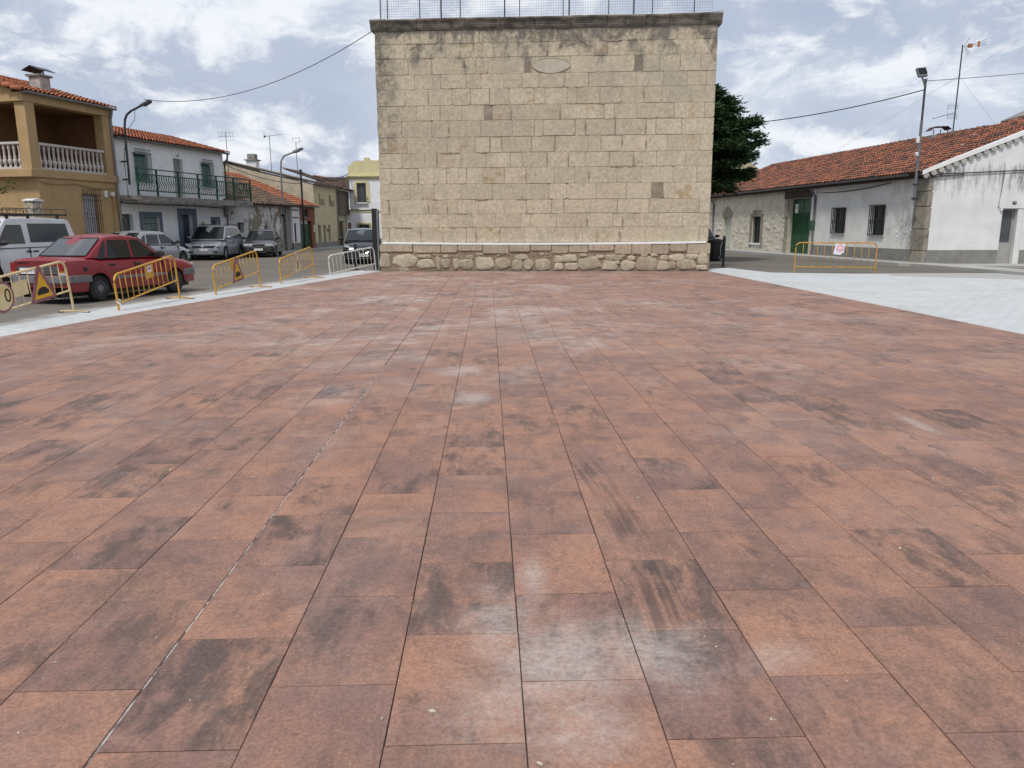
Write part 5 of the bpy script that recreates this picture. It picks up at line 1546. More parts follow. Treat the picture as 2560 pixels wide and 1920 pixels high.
box('junction_box', -.06, .06, -.25, -.16, 4.75, 5.0, K['white'], fl, bevel=.02)
box('junction_box', -.06, .06, -.25, -.16, 4.25, 4.4, K['white'], fl, bevel=.02)
tube('stray_wire', [(0, -.2, 4.3), (.2, -.35, 4.32), (.35, -.5, 4.2), (.4, -.62, 4.22), (.4, -.62, 4.15)], .012, K['cable'], fl)
def aerial(name, label, loc, h, rz, kind, mast_m=K['steel']):
    a = thing(name, label, 'aerial', loc, rz, None)
    tube('mast', [(0, 0, 0), (0, 0, h)], .022, mast_m, a)
    if kind == 'grid':
        mb = MB()
        for z in (-.15, -.45, -.75): mb.tube([(-.55, 0, h + z + .15), (.55, 0, h + z + .15)], .008, 4)
        for x in (-.5, -.3, .3, .5): mb.tube([(x, 0, h - .6), (x, 0, h)], .006, 4)
        mb.build('reflector_grid', K['rust'], a)
    elif kind == 'yagi':
        tube('boom', [(-.3, 0, h - .04), (1.0, 0, h + .12)], .012, mast_m, a)
        mb = MB()
        for k in range(6): mb.tube([(-.1 + k * .18, -.2, h + k * .02 - .02), (-.1 + k * .18, .2, h + k * .02 - .02)], .006, 4)
        for s in (-1, 1): mb.tube([(-.3, 0, h - .04), (-.42, .0, h + s * .22)], .008, 4)
        mb.build('elements', mast_m, a)
        box('dipole_box', -.42, -.28, -.05, .05, h - .1, h + .02, K['blackplastic'], a)
    else:
        mb = MB()
        for s in (-.2, .25): mb.tube([(s, 0, h - .1), (s * 1.3, 0, h + .35)], .01, 4)
        mb.tube([(-.2, 0, h + .3), (.3, 0, h + .32)], .008, 4).tube([(0, 0, h), (.5, 0, h - .35)], .008, 4).tube([(0, 0, h), (.55, 0, h + .1)], .01, 4)
        mb.build('elements', mast_m, a)
    return a
aerial('roof_aerial', 'grid aerial on thin mast left of the chimneys above the cream gable', (-20.3, 57.2, 5.3), 2.95, 0, 'grid')
aerial('roof_aerial', 'small yagi aerial on tall mast beside the white chimney', (-18.2, 60.5, 5.8), 2.55, 0, 'yagi')
aerial('roof_aerial', 'angular aerial on mast behind the black cable pole', (-16.9, 63, 5.4), 2.75, 0, 'combo')
ra = thing('tall_roof_aerial', 'tall guyed mast with orange tipped yagi aerial on the right roof', 'aerial', (20.45, 37.2, 5.75))
ra.scale = (1, 1, .88)
tube('mast', [(0, 0, 0), (.02, 0, 2.2), (.03, 0, 4.35)], .028, K['steel'], ra)
mb = MB()
for s in (-.13, 0, .12): mb.tube([(.18, 0, 4.27 + s * .2), (1.1, 0, 4.5 + s)], .010, 4)
mb.tube([(.1, 0, 4.28), (.33, 0, 4.72)], .010, 4)
for k in range(4): mb.tube([(.1 + k * .06, -.18, 4.2 - k * .10), (.1 + k * .06, .18, 4.2 - k * .10)], .007, 4)
mb.tube([(.1, 0, 4.28), (.33, 0, 3.85)], .008, 4).tube([(.2, 0, 4.2), (.4, 0, 3.95)], .008, 4)
mb.build('upper_yagi', K['steel'], ra)
box('yagi_dipole', .30, .46, -.06, .06, 4.22, 4.40, K['orangewall'], ra); box('yagi_brace', .72, .80, -.03, .03, 4.26, 4.52, K['orangewall'], ra)
mb = MB()
mb.tube([(0, 0, 1.02), (-.45, 0, .9), (-1.0, 0, .72)], .014, 4)
for s in (.62, .52, .42, .32, -.1, -.2, -.3, -.4):
    mb.tube([(-.38 if s > 0 else -.35, 0, 1.02 + s * .7), (.15, 0, 1.02 + s * .7)], .006, 4)
for x in (-.35, .1): mb.tube([(x, 0, 1.4), (x * .9, 0, .7)], .006, 4)
mb.build('lower_grid', K['steel'], ra)
box('mast_foot', -.08, .08, -.08, .08, -.05, .12, K['slab'], ra)
for e_ in ((-1.6, -.4, -.1), (1.9, -.5, .0), (-4.0, 3.0, -.4)):
    tube('guy_wire', [(0, 0, 2.85), e_], .004, K['galv'], ra, 4)
cm = thing('roof_chimney', 'low chimney with curved tin hood on the right roof ridge', 'chimney', (21.05, 39.6, 5.45))
cm.scale = (.75, .75, .85)
box('chimney_body', -.55, .55, -.35, .35, -.2, .55, K['slab'], cm, bevel=.02)
for x in (-.45, .0, .45): box('hood_leg', x - .02, x + .02, -.3, -.26, .55, .85, K['steel'], cm)
MB().prism([(-.65, .78), (-.4, .98), (.4, 1.0), (.65, .84), (.65, .87), (.4, 1.03), (-.4, 1.01), (-.65, .81)], -.4, .4).build('tin_hood', K['rust'], cm)

def cable(label, a, b, d, r=.013, m=None):
    return tag(tube('overhead_cable', sag(a, b, d), r, m or K['leadgrey'], None, 5), label, 'cable', None)
cable('long sagging cable from the bracket street lamp to the block wall', (-16.4, 36.25, 7.22), (-4.75, 29.0, 8.42), .85, .014)
cable('twisted black cable between the conifer and the floodlight mast', (10.4, 35.5, 6.0), (16.12, 31.55, 6.75), .16, .020, K['cable'])
cable('thin cable running right from the top of the floodlight mast', (16.12, 31.55, 7.06), (24.5, 31.5, 7.75), .05, .012)
cable('thin stay wire rising left from the ochre house chimney', (-17.6, 33.2, 8.2), (-20.0, 28.0, 9.7), .05, .003, K['galv'])
cable('thick black cable from the white house corner to the black pole', (-16.1, 45.0, 5.25), (-14.25, 53.9, 4.75), .12, .045, K['cable'])
cable('second black cable slung below the thick one to the pole', (-16.1, 45.0, 5.05), (-14.25, 53.9, 4.5), .25, .02, K['cable'])
cable('upper black cable from the pole to the yellow parapet house', (-14.25, 53.9, 5.3), (-13.7, 67.1, 6.0), .45, .03, K['cable'])
cable('middle black cable from the pole to the yellow parapet house', (-14.25, 53.9, 5.1), (-13.7, 67.1, 5.75), .35, .03, K['cable'])
cable('lower black cable from the pole to the yellow parapet house', (-14.25, 53.9, 4.75), (-13.7, 67.1, 5.1), .35, .03, K['cable'])
cable('thin slanting wire across the right roof', (18.2, 45, 5.6), (22.5, 33, 10.2), .05, .004, K['galv'])
cable('loop of black cable under the long house eave', (15.4, 43.0, 3.40), (16.3, 34.0, 3.38), .22, .02, K['cable'])

# ================================================================== street furniture
def barrier(label, L_, R_, m, tilt, left_foot, right_foot, hgt=.57, low=.13, n=11, up=None, rleg=.30, group='crowd barriers'):
    a, b = Vector((*L_, 0)), Vector((*R_, 0))
    d = b - a
    ln = d.length
    t = thing('crowd_barrier', label, 'barrier', a, math.atan2(d.y, d.x), group)
    t.rotation_euler = (0, -tilt, math.atan2(d.y, d.x))
    top = low + hgt
    c = .16
    fr = [(0, 0, .0)]
    fr = [(0, 0, 0), (0, 0, top - c)] + [(c - c * math.cos(q), 0, top - c + c * math.sin(q)) for q in (R(22), R(45), R(68), R(90))]
    fr += [(ln - c + c * math.sin(q), 0, top - c + c * math.cos(q)) for q in (0, R(22), R(45), R(68), R(90))] + [(ln, 0, -rleg)]
    tube('frame', fr, .0215, m, t, 8)
    tube('bottom_rail', [(.0, 0, low), (ln, 0, low)], .018, m, t, 8)
    bb = MB().tube([(0, 0, low), (0, 0, top)], .0105, 6).mesh('upright_bar'); recalc(bb); bb.materials.append(m); bb.shade_smooth()
    for k in range(n):
        o = link('upright_bar', bb, t); o.location = ((k + 1) * ln / (n + 1), 0, 0)
        o.rotation_euler = (rng.uniform(-.01, .01), rng.uniform(-.012, .012), 0)
    if right_foot:
        f = MB().tube([(ln - .02, -.30, -rleg + .012), (ln, -.1, -rleg + .028), (ln, .1, -rleg + .028), (ln + .02, .30, -rleg + .012)], .016, 6).build('foot', m, t, smooth=50)
        for s in (-1, 1): box('foot_pad', ln - .03, ln + .03, s * .27 - .05, s * .27 + .05, -rleg, -rleg + .012, K['rust'], f)
    if left_foot:
        MB().tube([(0, -.28, .01), (0, 0, .03), (0, .28, .01)], .016, 6).build('foot', m, t, smooth=50)
    for (x, z) in ((0, low + .22), (ln, low + .25)):
        MB().tube([(x - .03, 0, z), (x - .03, -.03, z), (x - .03, -.03, z - .08)], .009, 5).build('hook', m, t)
    return t, ln, top, low
def triangle(t, x, z0, s, h, body, rim, y=-.03, tilt=0.0, name='warning_sign'):
    def rt(k, hh, base):
        return [(x - s / 2 * k, z0 + base), (x + s / 2 * k, z0 + base), (x + .02 * k, z0 + hh), (x - .02 * k, z0 + hh)]
    p = MB().prism([(x - s / 2 + .03, z0), (x + s / 2 - .03, z0), (x + s / 2, z0 + .03), (x + .035, z0 + h - .01), (x, z0 + h), (x - .035, z0 + h - .01), (x - s / 2, z0 + .03)], y - .004, y + .004).build(name, rim, t)
    q = MB().prism([(x - s / 2 + .095, z0 + .055), (x + s / 2 - .095, z0 + .055), (x, z0 + h - .115)], y - .007, y - .0045).build('sign_face', body, p)
    return p
b0, ln, top, lw_ = barrier('cream barrier with speed bump triangle and round sign, at the left edge', (-8.76, 12.45), (-8.49, 14.89), K['cream'], math.asin(.30 / 2.455), False, True)
p = triangle(b0, ln - .76, lw_ - .03, .68, .64, K['signyellow'], K['signred'])
def bump(p, x, z, w_, h_, y=-.04):
    pts = [(x - w_ / 2, z), (x + w_ / 2, z), (x + w_ / 2, z + h_ * .45)] + [(x + w_ * .42 * math.cos(R(a)), z + h_ * .45 + h_ * .55 * math.sin(R(a))) for a in range(15, 170, 15)] + [(x - w_ / 2, z + h_ * .45)]
    MB().prism(pts, y - .0015, y + .001).build('bump_symbol', K['ink'], p)
bump(p, ln - .76, lw_ + .09, .30, .13)
pl_ = box('blank_plate', ln - 1.45, ln - 1.10, -.028, -.022, lw_ + .17, lw_ + .43, K['cream'], b0)
cs = MB().lathe([(.27, 0), (.27, .008)], (ln - 1.74, -.036, lw_ + .24), 28, 'y').build('round_sign', K['signred'], b0)
MB().lathe([(.225, 0), (.225, .003)], (ln - 1.74, -.0395, lw_ + .24), 28, 'y').build('sign_face', K['signpale'], cs)
text('sign_digit', '0', .34, K['ink'], cs, (ln - 1.62, -.0405, lw_ + .235), (R(90), 0, 0), .001, .95)
b1, ln, top, lw_ = barrier('yellow barrier with small sticker plate before the red car', (-7.78, 15.23), (-7.63, 17.72), K['yellow'], math.asin(.30 / 2.49), False, True)
pl_ = box('plate', ln * .46, ln * .46 + .34, -.022, -.016, top - .30, top - .025, K['yellow'], b1)
s_ = box('sticker', ln * .46 + .09, ln * .46 + .26, -.026, -.0225, top - .17, top - .045, K['paper'], pl_)
box('sticker_print', ln * .46 + .11, ln * .46 + .24, -.028, -.0265, top - .115, top - .095, K['ink'], s_)
box('sticker_print', ln * .46 + .13, ln * .46 + .22, -.028, -.0265, top - .08, top - .07, K['ink'], s_)
MB().tube([(0, -.03, .22), (.03, -.05, .2), (.0, .03, .18), (-.02, -.03, .16), (.0, -.06, .10)], .016, 6).build('tied_rag', K['paper'], b1)
b2_, ln, top, lw_ = barrier('yellow barrier with purple edged speed bump triangle right of the red car', (-7.18, 18.75), (-6.86, 21.12), K['yellow'], math.asin(.30 / 2.39), False, True)
p = triangle(b2_, ln * .48, lw_ - .02, .62, .62, K['signyellow'], K['signred'])
bump(p, ln * .48, lw_ + .10, .27, .13)
box('plate', ln * .36, ln * .36 + .22, -.02, -.014, top - .26, top - .03, K['yellow'], b2_)
b3, ln, top, lw_ = barrier('yellow barrier with faded road narrows triangle', (-6.66, 22.38), (-6.35, 24.91), K['yellow'], math.asin(.30 / 2.55), False, True)
p = triangle(b3, ln * .49, lw_ - .02, .64, .66, K['signpale'], K['signpink'])
for s in (-1, 1):
    x = ln * .49 + s * .05
    MB().prism([(x - .018, lw_ + .07), (x + .018, lw_ + .07), (x + .018, lw_ + .18), (x + .018 - s * .02, lw_ + .24), (x + .018 - s * .02, lw_ + .34), (x - .018 - s * .02, lw_ + .34), (x - .018 - s * .02, lw_ + .24), (x - .018, lw_ + .18)], -.0395, -.0375).build('narrows_symbol', K['ink'], p)
barrier('white barrier leaning beside the block wall corner', (-6.13, 26.24), (-4.92, 28.15), K['offwhite'], math.asin(.24 / 2.26), False, False, hgt=.60, low=.06, rleg=.26)
br_, ln, top, lw_ = barrier('rusty yellow barrier with no entry paper on the pale concrete at right', (9.71, 26.65), (12.19, 26.03), K['yellow_rust'], 0.0, False, False, hgt=.82, low=.20, n=10, rleg=.0)
pp = MB()
pp.face([(ln * .47, -.03, top - .38), (ln * .47 + .22, -.035, top - .40), (ln * .47 + .33, -.03, top - .32), (ln * .47 + .36, -.03, top - .04), (ln * .47 + .06, -.03, top - .03)])
pg = pp.build('paper_notice', K['paper'], br_)
MB().lathe([(.125, 0), (.125, .003)], (ln * .47 + .205, -.039, top - .175), 24, 'y').build('no_entry_disc', K['paperred'], pg)
box('no_entry_bar', ln * .47 + .12, ln * .47 + .29, -.042, -.0395, top - .195, top - .155, K['paper'], pg)
# posts by the wall
po = thing('steel_gate_post', 'tall dark steel post standing against the left end of the block wall', 'post', (-5.02, 28.98, 0), R(-10))
box('post', -.10, .06, -.08, .08, .02, 2.26, K['iron'], po); box('post_side', .061, .13, -.05, .07, .02, 2.22, K['greymetal'], po)
box('post_base', -.42, .16, -.2, .2, -.001, .03, K['slab'], po)
def bollard(label, loc):
    b = thing('bollard', label, 'bollard', loc, 0, 'black bollards beside the wall')
    MB().lathe([(.075, 0), (.075, .02), (.05, .03), (.05, .80), (.062, .81), (.062, .84), (.04, .86), (.055, .90), (.045, .95), (.01, .97)], n=12).build('shaft', K['iron'], b, smooth=45)
    box('base_plate', -.11, .11, -.11, .11, -.001, .012, K['iron'], b)
bollard('black bollard between the white barrier and the black car', (-6.0, 30.0, 0))
bl = thing('bollard', 'black bollard with chain at the right end of the block wall', 'bollard', (8.21, 30.17, 0), 0, 'black bollards beside the wall')
MB().lathe([(.08, 0), (.08, .02), (.055, .03), (.055, 1.02), (.07, 1.04), (.07, 1.08), (.045, 1.1), (.06, 1.14), (.05, 1.2), (.01, 1.22)], n=12).build('shaft', K['iron'], bl, smooth=45)
box('base_plate', -.14, .14, -.12, .12, -.001, .014, K['iron'], bl)
MB().tube([(-.06, 0, 1.0), (-.13, .0, .75), (-.11, 0, .5), (-.16, 0, .38), (-.06, 0, .26)], .014, 5).build('chain', K['galv'], bl)
bi = thing('litter_bin', 'black plastic bin standing behind the right bollard', 'bin', (9.42, 36.2, 0))
MB().lathe([(.30, .05), (.34, .10), (.38, .80), (.40, .82), (.40, .90), (.37, .93), (.30, .98), (.1, 1.02)], n=14).build('bin_body', K['blackplastic'], bi, smooth=40)
for q in range(6): box('bin_rib', .38 * math.cos(q * 1.05 + 3.4) - .02, .38 * math.cos(q * 1.05 + 3.4) + .02, .38 * math.sin(q * 1.05 + 3.4) - .02, .38 * math.sin(q * 1.05 + 3.4) + .02, .15, .78, K['blackplastic'], bi)
box('bin_foot', -.25, .25, -.2, .2, 0, .06, K['blackplastic'], bi)
# ================================================================== cars (local frame: x forward, y left, z up, origin on the ground)
def interp(tab, x):
    if x <= tab[0][0]: return tab[0][1]
    for (a, va), (b, vb) in zip(tab[:-1], tab[1:]):
        if x <= b:
            f = (x - a) / (b - a) if b > a else 0
            return va + (vb - va) * f
    return tab[-1][1]

def car(name, label, loc, rz, S, body_m, group='parked cars'):
    t = thing(name, label, 'van' if S.get('van') else 'car', (*loc, 0), rz, group)
    L2, W2, sill, ra = S['L'] / 2, S['W'] / 2, S.get('sill', .20), S['r'] * 1.20
    xf, xr = S['xf'], S['xr']
    deck, plan = S['deck'], S['plan']
    xs = set([p[0] for p in deck] + [p[0] for p in plan])
    for ax in (xf, xr):
        for k in range(11): xs.add(ax - ra + 2 * ra * k / 10)
    k = -L2
    while k < L2: xs.add(k); k += .22
    xs = sorted(x for x in {round(x, 4) for x in xs} if -L2 <= x <= L2)
    mb, ub = MB(), MB()
    rows, rows2 = [], []
    for x in xs:
        w_ = interp(plan, x) * W2
        zd = interp(deck, x)
        zb = sill
        e = min(L2 - x, x + L2)
        if e < .12: zb = sill + (.12 - e) * .9
        for ax in (xf, xr):
            if abs(x - ax) < ra: zb = max(zb, S['r'] + math.sqrt(max(0, ra * ra - (x - ax) ** 2)) * .98)
        zb = min(zb, zd - .12)
        zm = max(zb + .02, min(S.get('crease', .58), zd - .12))
        zsh = max(zm + .02, zd - .055)
        half = [(w_ - .012, zb), (w_, zb + (zm - zb) * .35), (w_ + .006, zm), (w_ - .012, (zm + zsh) / 2 + .02), (w_ - .05, zsh), (w_ - .12, zd - .008), (w_ * .5, zd + S.get('crown', .018)), (0, zd + S.get('crown', .018) * 1.25)]
        ring = [(x, -y, z) for y, z in half] + [(x, y, z) for y, z in half[-2::-1]]
        i0 = len(mb.v); mb.v += ring; rows.append((i0, len(ring)))
        i1 = len(ub.v)
        ub.v += [(x, -(w_ - .013), zb + .004), (x, -(w_ - .20), zb + .004), (x, -(w_ - .20), .13), (x, (w_ - .20), .13), (x, (w_ - .20), zb + .004), (x, (w_ - .013), zb + .004)]
        rows2.append(i1)
    n = rows[0][1]
    for (a, _), (b, _) in zip(rows[:-1], rows[1:]):
        for i in range(n - 1): mb.f.append((a + i, a + i + 1, b + i + 1, b + i))
    mb.f.append(tuple(rows[0][0] + i for i in range(n))); mb.f.append(tuple(rows[-1][0] + i for i in range(n - 1, -1, -1)))
    for a, b in zip(rows2[:-1], rows2[1:]):
        for i in range(5): ub.f.append((a + i, a + i + 1, b + i + 1, b + i))
    body = mb.build('body', body_m, t, smooth=32)
    ub.build('underbody', K['blackplastic'], t)
    # greenhouse
    H, zb_ = S['H'], S['belt']
    wb_, wr = S['wbelt'] * W2, S['wroof'] * W2
    f0, f1, r1, r0 = S['gh']                       # windscreen base, roof front, roof rear, rear window base
    zf_, zr_ = S.get('zf', zb_), S.get('zr', zb_)
    gm_ = MB()
    def yy(z): return wb_ + (wr - wb_) * (z - zb_) / (H - zb_)
    cr = S.get('roofcrown', .03)
    ringb = [(f0, zf_), (f1, H - .045), (f1 - .14, H - .008), ((f1 + r1) / 2, H + .012), (r1 + .14, H - .008), (r1, H - .045), (r0, zr_)]
    idx = []
    for s in (-1, 1):
        row = []
        for (x, z) in ringb:
            row.append(len(gm_.v)); gm_.v.append((x, s * yy(z), z - (.02 if z > H - .05 else 0)))
        idx.append(row)
    mid = []
    for (x, z) in ringb:
        off = .05 if x > 0 else -.05
        mid.append(len(gm_.v)); gm_.v.append((x + (.06 if x == f0 else (.03 if x == f1 else (-.04 if x in (r0, r1) else 0))), 0, z + (cr if z > H - .05 else 0)))
    for i in range(6):
        gm_.f.append((idx[0][i], idx[0][i + 1], mid[i + 1], mid[i])); gm_.f.append((mid[i], mid[i + 1], idx[1][i + 1], idx[1][i]))
    for s in (0, 1): gm_.f.append(tuple(idx[s]))
    gm_.build('cabin', body_m, t, smooth=40, bevel=.035, seg=3)
    # glass
    def side_window(x0b, x1b, x1t, x0t, z0, z1, tint='glass', nm='side_window'):
        for s in (-1, 1):
            g = MB()
            P = [(x0b, s * (yy(z0) + .006), z0), (x1b, s * (yy(z0) + .006), z0), (x1t, s * (yy(z1) + .006), z1), (x0t, s * (yy(z1) + .006), z1)]
            Q = [(x, y - s * .02, z) for x, y, z in P]
            i = 0
            g.v = P + Q
            g.f = [(0, 1, 2, 3), (7, 6, 5, 4), (0, 4, 5, 1), (1, 5, 6, 2), (2, 6, 7, 3), (3, 7, 4, 0)]
            g.build(nm, K[tint], t)
    for q in S['side']: side_window(*q)
    def screen(xb, zb2, xt, zt, wbs, wts, nm, sgn):
        g = MB()
        d = Vector((xt - xb, 0, zt - zb2)).normalized(); nrm = Vector((d.z, 0, -d.x)) * sgn
        for lift in (.014, -.01):
            for (x, z, w3, ex) in ((xb, zb2, wbs, .055), (xt, zt, wts, .03)):
                for k, s in enumerate((-1, -.5, 0, .5, 1)):
                    bow = (1 - s * s) * ex * sgn
                    g.v.append((x + nrm.x * lift + bow, s * w3, z + nrm.z * lift))
        for i in range(4):
            g.f.append((i, i + 1, 5 + i + 1, 5 + i)); g.f.append((10 + i, 15 + i, 15 + i + 1, 10 + i + 1))
        g.f += [(0, 5, 15, 10), (4, 14, 19, 9)]
        for i in range(4): g.f += [(i, 10 + i, 11 + i, i + 1), (5 + i, 6 + i, 16 + i, 15 + i)]
        o_ = g.build(nm, K[S.get('sglass', 'glass')], t, smooth=30)
        rubb = MB()
        edge = [Vector(g.v[i]) for i in (0, 1, 2, 3, 4, 9, 8, 7, 6, 5, 0)]
        rubb.tube(edge, .013, 5, cap=False); rubb.build('screen_seal', K['blackplastic'], o_)
    fr = lambda a, b, u: a + (b - a) * u
    H2 = H - .045
    u0, u1 = .08, .93
    screen(fr(f0, f1, u0), fr(zf_, H2, u0), fr(f0, f1, u1), fr(zf_, H2, u1), wb_ * .92, wr * .95, 'windscreen', 1)
    if S.get('rearglass', True):
        screen(fr(r0, r1, u0), fr(zr_, H2, u0), fr(r0, r1, u1), fr(zr_, H2, u1), wb_ * .88, wr * .92, 'rear_window', -1)
    # wheels
    for ax in (xf, xr):
        for s in (-1, 1):
            rr, ww = S['r'], .17
            yc = s * (W2 - .10)
            tp = [(rr * .60, -ww / 2), (rr * .90, -ww / 2), (rr, -ww / 2 + .03), (rr, ww / 2 - .03), (rr * .90, ww / 2), (rr * .60, ww / 2)]
            wm = MB(); wm.lathe(tp, (ax, yc, rr), 22, 'y', cap=False)
            wo_ = wm.build('wheel', K['rubber'], t, smooth=40)
            yo = yc + s * (ww / 2 - .02)
            rim = MB()
            if S.get('alloy'):
                rim.lathe([(rr * .62, -.03), (rr * .64, .0), (rr * .58, .006)], (ax, yo, rr), 20, 'y', cap=False)
                rim.lathe([(rr * .16, -.01), (rr * .14, .012), (.005, .014)], (ax, yo, rr), 10, 'y')
                for k in range(7):
                    q = 2 * math.pi * k / 7
                    c_, s_ = math.cos(q), math.sin(q)
                    for dd in (-.022, .022):
                        rim.tube([(ax + c_ * rr * .12 - s_ * dd * .5, yo, rr + s_ * rr * .12 + c_ * dd * .5), (ax + c_ * rr * .6 - s_ * dd, yo - s * .004, rr + s_ * rr * .6 + c_ * dd)], .012, 4)
                rim.build('rim', K['alloy'], wo_, smooth=40)
                MB().lathe([(rr * .60, 0), (rr * .60, .01)], (ax, yc + s * .02, rr), 18, 'y').build('brake_disc', K['steel'], wo_)
            else:
                rim.lathe([(rr * .62, -.02), (rr * .62, .004), (rr * .55, .0), (rr * .42, -.03), (rr * .30, -.02)], (ax, yo, rr), 20, 'y')
                rim.build('rim', K['steel'], wo_, smooth=40)
                MB().lathe([(rr * .30, -.02), (rr * .28, .022), (.01, .03)] if s > 0 else [(rr * .30, .02), (rr * .28, -.022), (.01, -.03)], (ax, yo, rr), 14, 'y').build('hub_cap', K['greymetal'], wo_, smooth=40)
    # mirrors, handles, door seams
    mx = S['mirror']
    for s in (-1, 1):
        m_ = MB(); yb = yy(zb_)
        m_.lathe([(.03, -.02), (.085, 0), (.095, .06), (.06, .11), (.01, .13)], (0, 0, 0), 10, 'x')
        mo = m_.build('mirror', K[S.get('mirror_m', 'blackplastic')] if not S.get('mirror_body') else body_m, t, smooth=40)
        mo.location = (mx, s * (yb + .13), zb_ + .09); mo.scale = (.9, 1.35, .75)
        box('mirror_arm', mx - .02, mx + .05, min(s * (yb - .02), s * (yb + .08)), max(s * (yb - .02), s * (yb + .08)), zb_ + .01, zb_ + .05, K['blackplastic'], t)
        for hx in S['handles']:
            hw = interp(plan, hx) * W2
            hz = min(zb_ - .11, interp(deck, hx) - .14)
            box('door_handle', hx - .09, hx + .09, min(s * (hw - .03), s * (hw + .014)), max(s * (hw - .03), s * (hw + .014)), hz - .02, hz + .02, K[S.get('handle_m', 'blackplastic')], t, bevel=.008)
        for sx in S['seams']:
            hw = interp(plan, sx) * W2
            MB().box(sx - .005, sx + .005, min(s * (hw - .03), s * (hw + .0075)), max(s * (hw - .03), s * (hw + .0075)), sill + .08, zb_ - .07).build('door_seam', K['iron'], t)
        if S.get('strip'):
            z0, z1 = S['strip']
            MB().box(xr + ra + .02, xf - ra - .02, min(s * (W2 - .01), s * (W2 + .018)), max(s * (W2 - .01), s * (W2 + .018)), z0, z1).build('side_strip', K['bumper'], t, bevel=.006)
    # interior block so that the cabin is not hollow
    return t, body

def bumperbar(t, x, sgn, w2, z0, z1, m, wrap=.28, d=.10):
    pts = [(x - sgn * wrap, -w2), (x - sgn * .05, -w2), (x + sgn * d * .6, -w2 * .88), (x + sgn * d, -w2 * .5), (x + sgn * d, w2 * .5), (x + sgn * d * .6, w2 * .88), (x - sgn * .05, w2), (x - sgn * wrap, w2),
           (x - sgn * wrap, w2 - .04), (x - sgn * .1, w2 - .06), (x - sgn * .06, w2 * .5), (x - sgn * .06, -w2 * .5), (x - sgn * .1, -w2 + .06), (x - sgn * wrap, -w2 + .04)]
    return MB().prism(pts, z0, z1, 'z').build('bumper', m, t, bevel=.015, seg=2)
def plate(t, x, z, sgn, txt, w_=.46, h_=.11, y=0.0, blue=False):
    p = box('number_plate', x - .006, x + .006, y - w_ / 2, y + w_ / 2, z - h_ / 2, z + h_ / 2, K['plate'], t)
    rot = (R(90), 0, R(90)) if sgn > 0 else (R(90), 0, R(-90))
    text('plate_print', txt, h_ * .78, K['ink'], p, (x + sgn * .0075, y, z), rot, .0008, .92)
    if blue: box('plate_band', x - .007, x + .007, y - sgn * w_ / 2, y - sgn * (w_ / 2 - .05), z - h_ / 2 + .003, z + h_ / 2 - .003, K['bluedoor'], p)
    return p
def at_y(t, nm, pts, x0, x1, m):
    return MB().prism(pts, x0, x1, 'x').build(nm, m, t, bevel=.006)

# --- red three-box saloon seen from behind
RED = dict(L=4.08, W=1.60, H=1.44, r=.285, xf=1.24, xr=-1.19, belt=.90, wbelt=.925, wroof=.76, crease=.60, sill=.24, crown=.014, sglass='glass_clear',
           deck=[(-2.04, .90), (-1.98, .955), (-1.30, .965), (-1.1, .93), (.75, .91), (.9, .92), (1.75, .80), (1.98, .74), (2.04, .62)],
           plan=[(-2.04, .93), (-1.9, .975), (-1.2, 1.0), (1.0, 1.0), (1.7, .97), (1.95, .92), (2.04, .86)],
           gh=(.92, .22, -.82, -1.42), zf=.90, zr=.955,
           side=[(-.06, .72, .20, -.06, .93, 1.33), (-.86, -.14, -.14, -.72, .93, 1.33), (-1.16, -.93, -.80, -.84, .93, 1.32)],
           mirror=.62, handles=(-.02, -.80), seams=(-.10, .80), strip=(.46, .53))
red, rb_ = car('red_saloon_car', 'old red three box saloon car parked behind the yellow barriers', (-9.60, 18.66), R(90 - 16.7), RED, paint('red_paint', (0.20, 0.006, 0.012), .34, .22, dirt=.03))
bumperbar(red, -2.02, -1, .80, .44, .60, K['bumper'], .62, .09)
bumperbar(red, 2.0, 1, .79, .42, .58, K['bumper'], .45, .09)
at_y(red, 'tail_panel', [(-.66, .625), (.66, .625), (.66, .80), (-.66, .80)], -2.052, -2.038, K['blackplastic'])
for k in range(5): box('tail_rib', -2.058, -2.0525, -.55, .55, .645 + k * .031, .658 + k * .031, K['bumper'], red)
for s in (-1, 1):
    lt = at_y(red, 'tail_light', [(s * .56, .70), (s * .74, .70), (s * .74, .88), (s * .60, .88)], -2.062, -2.0, K['redlight'])
    box('indicator_lens', -2.064, -2.02, min(s * .56, s * .74), max(s * .56, s * .74), .66, .698, K['amber'], lt)
    box('reverse_lens', -2.064, -2.02, min(s * .56, s * .74), max(s * .56, s * .74), .612, .658, K['lamp'], lt)
    box('head_light', 1.99, 2.06, min(s * .38, s * .7), max(s * .38, s * .7), .60, .72, K['lamp'], red)
plate(red, -2.062, .70, -1, 'M-3451', .50, .12, .22)
text('boot_badge', 'CORSA 12 S', .062, K['ink'], red, (-2.046, .40, .862), (R(90), 0, R(-90)), .002)
text('boot_badge', 'OPEL', .058, K['ink'], red, (-2.046, -.42, .862), (R(90), 0, R(-90)), .002)
MB().lathe([(.018, 0), (.018, .006)], (-2.05, 0, .865), 10, 'x').build('boot_lock', K['steel'], red)
MB().lathe([(.055, 0), (.055, .014), (.04, .016)], (-1.55, -.795, .72), 14, 'y').build('fuel_cap', K['blackplastic'], red, smooth=40)
box('mud_flap', -1.60, -1.585, -.76, -.55, .14, .30, K['rubber'], red); box('front_spoiler', 1.95, 2.03, -.70, .70, .24, .41, paint('red_paint_lower', (0.14, 0.006, 0.011), .4, .3, dirt=.03), red, bevel=.02)
at_y(red, 'boot_edge', [(-.74, .895), (.74, .895), (.74, .905), (-.74, .905)], -2.044, -2.036, K['iron'])

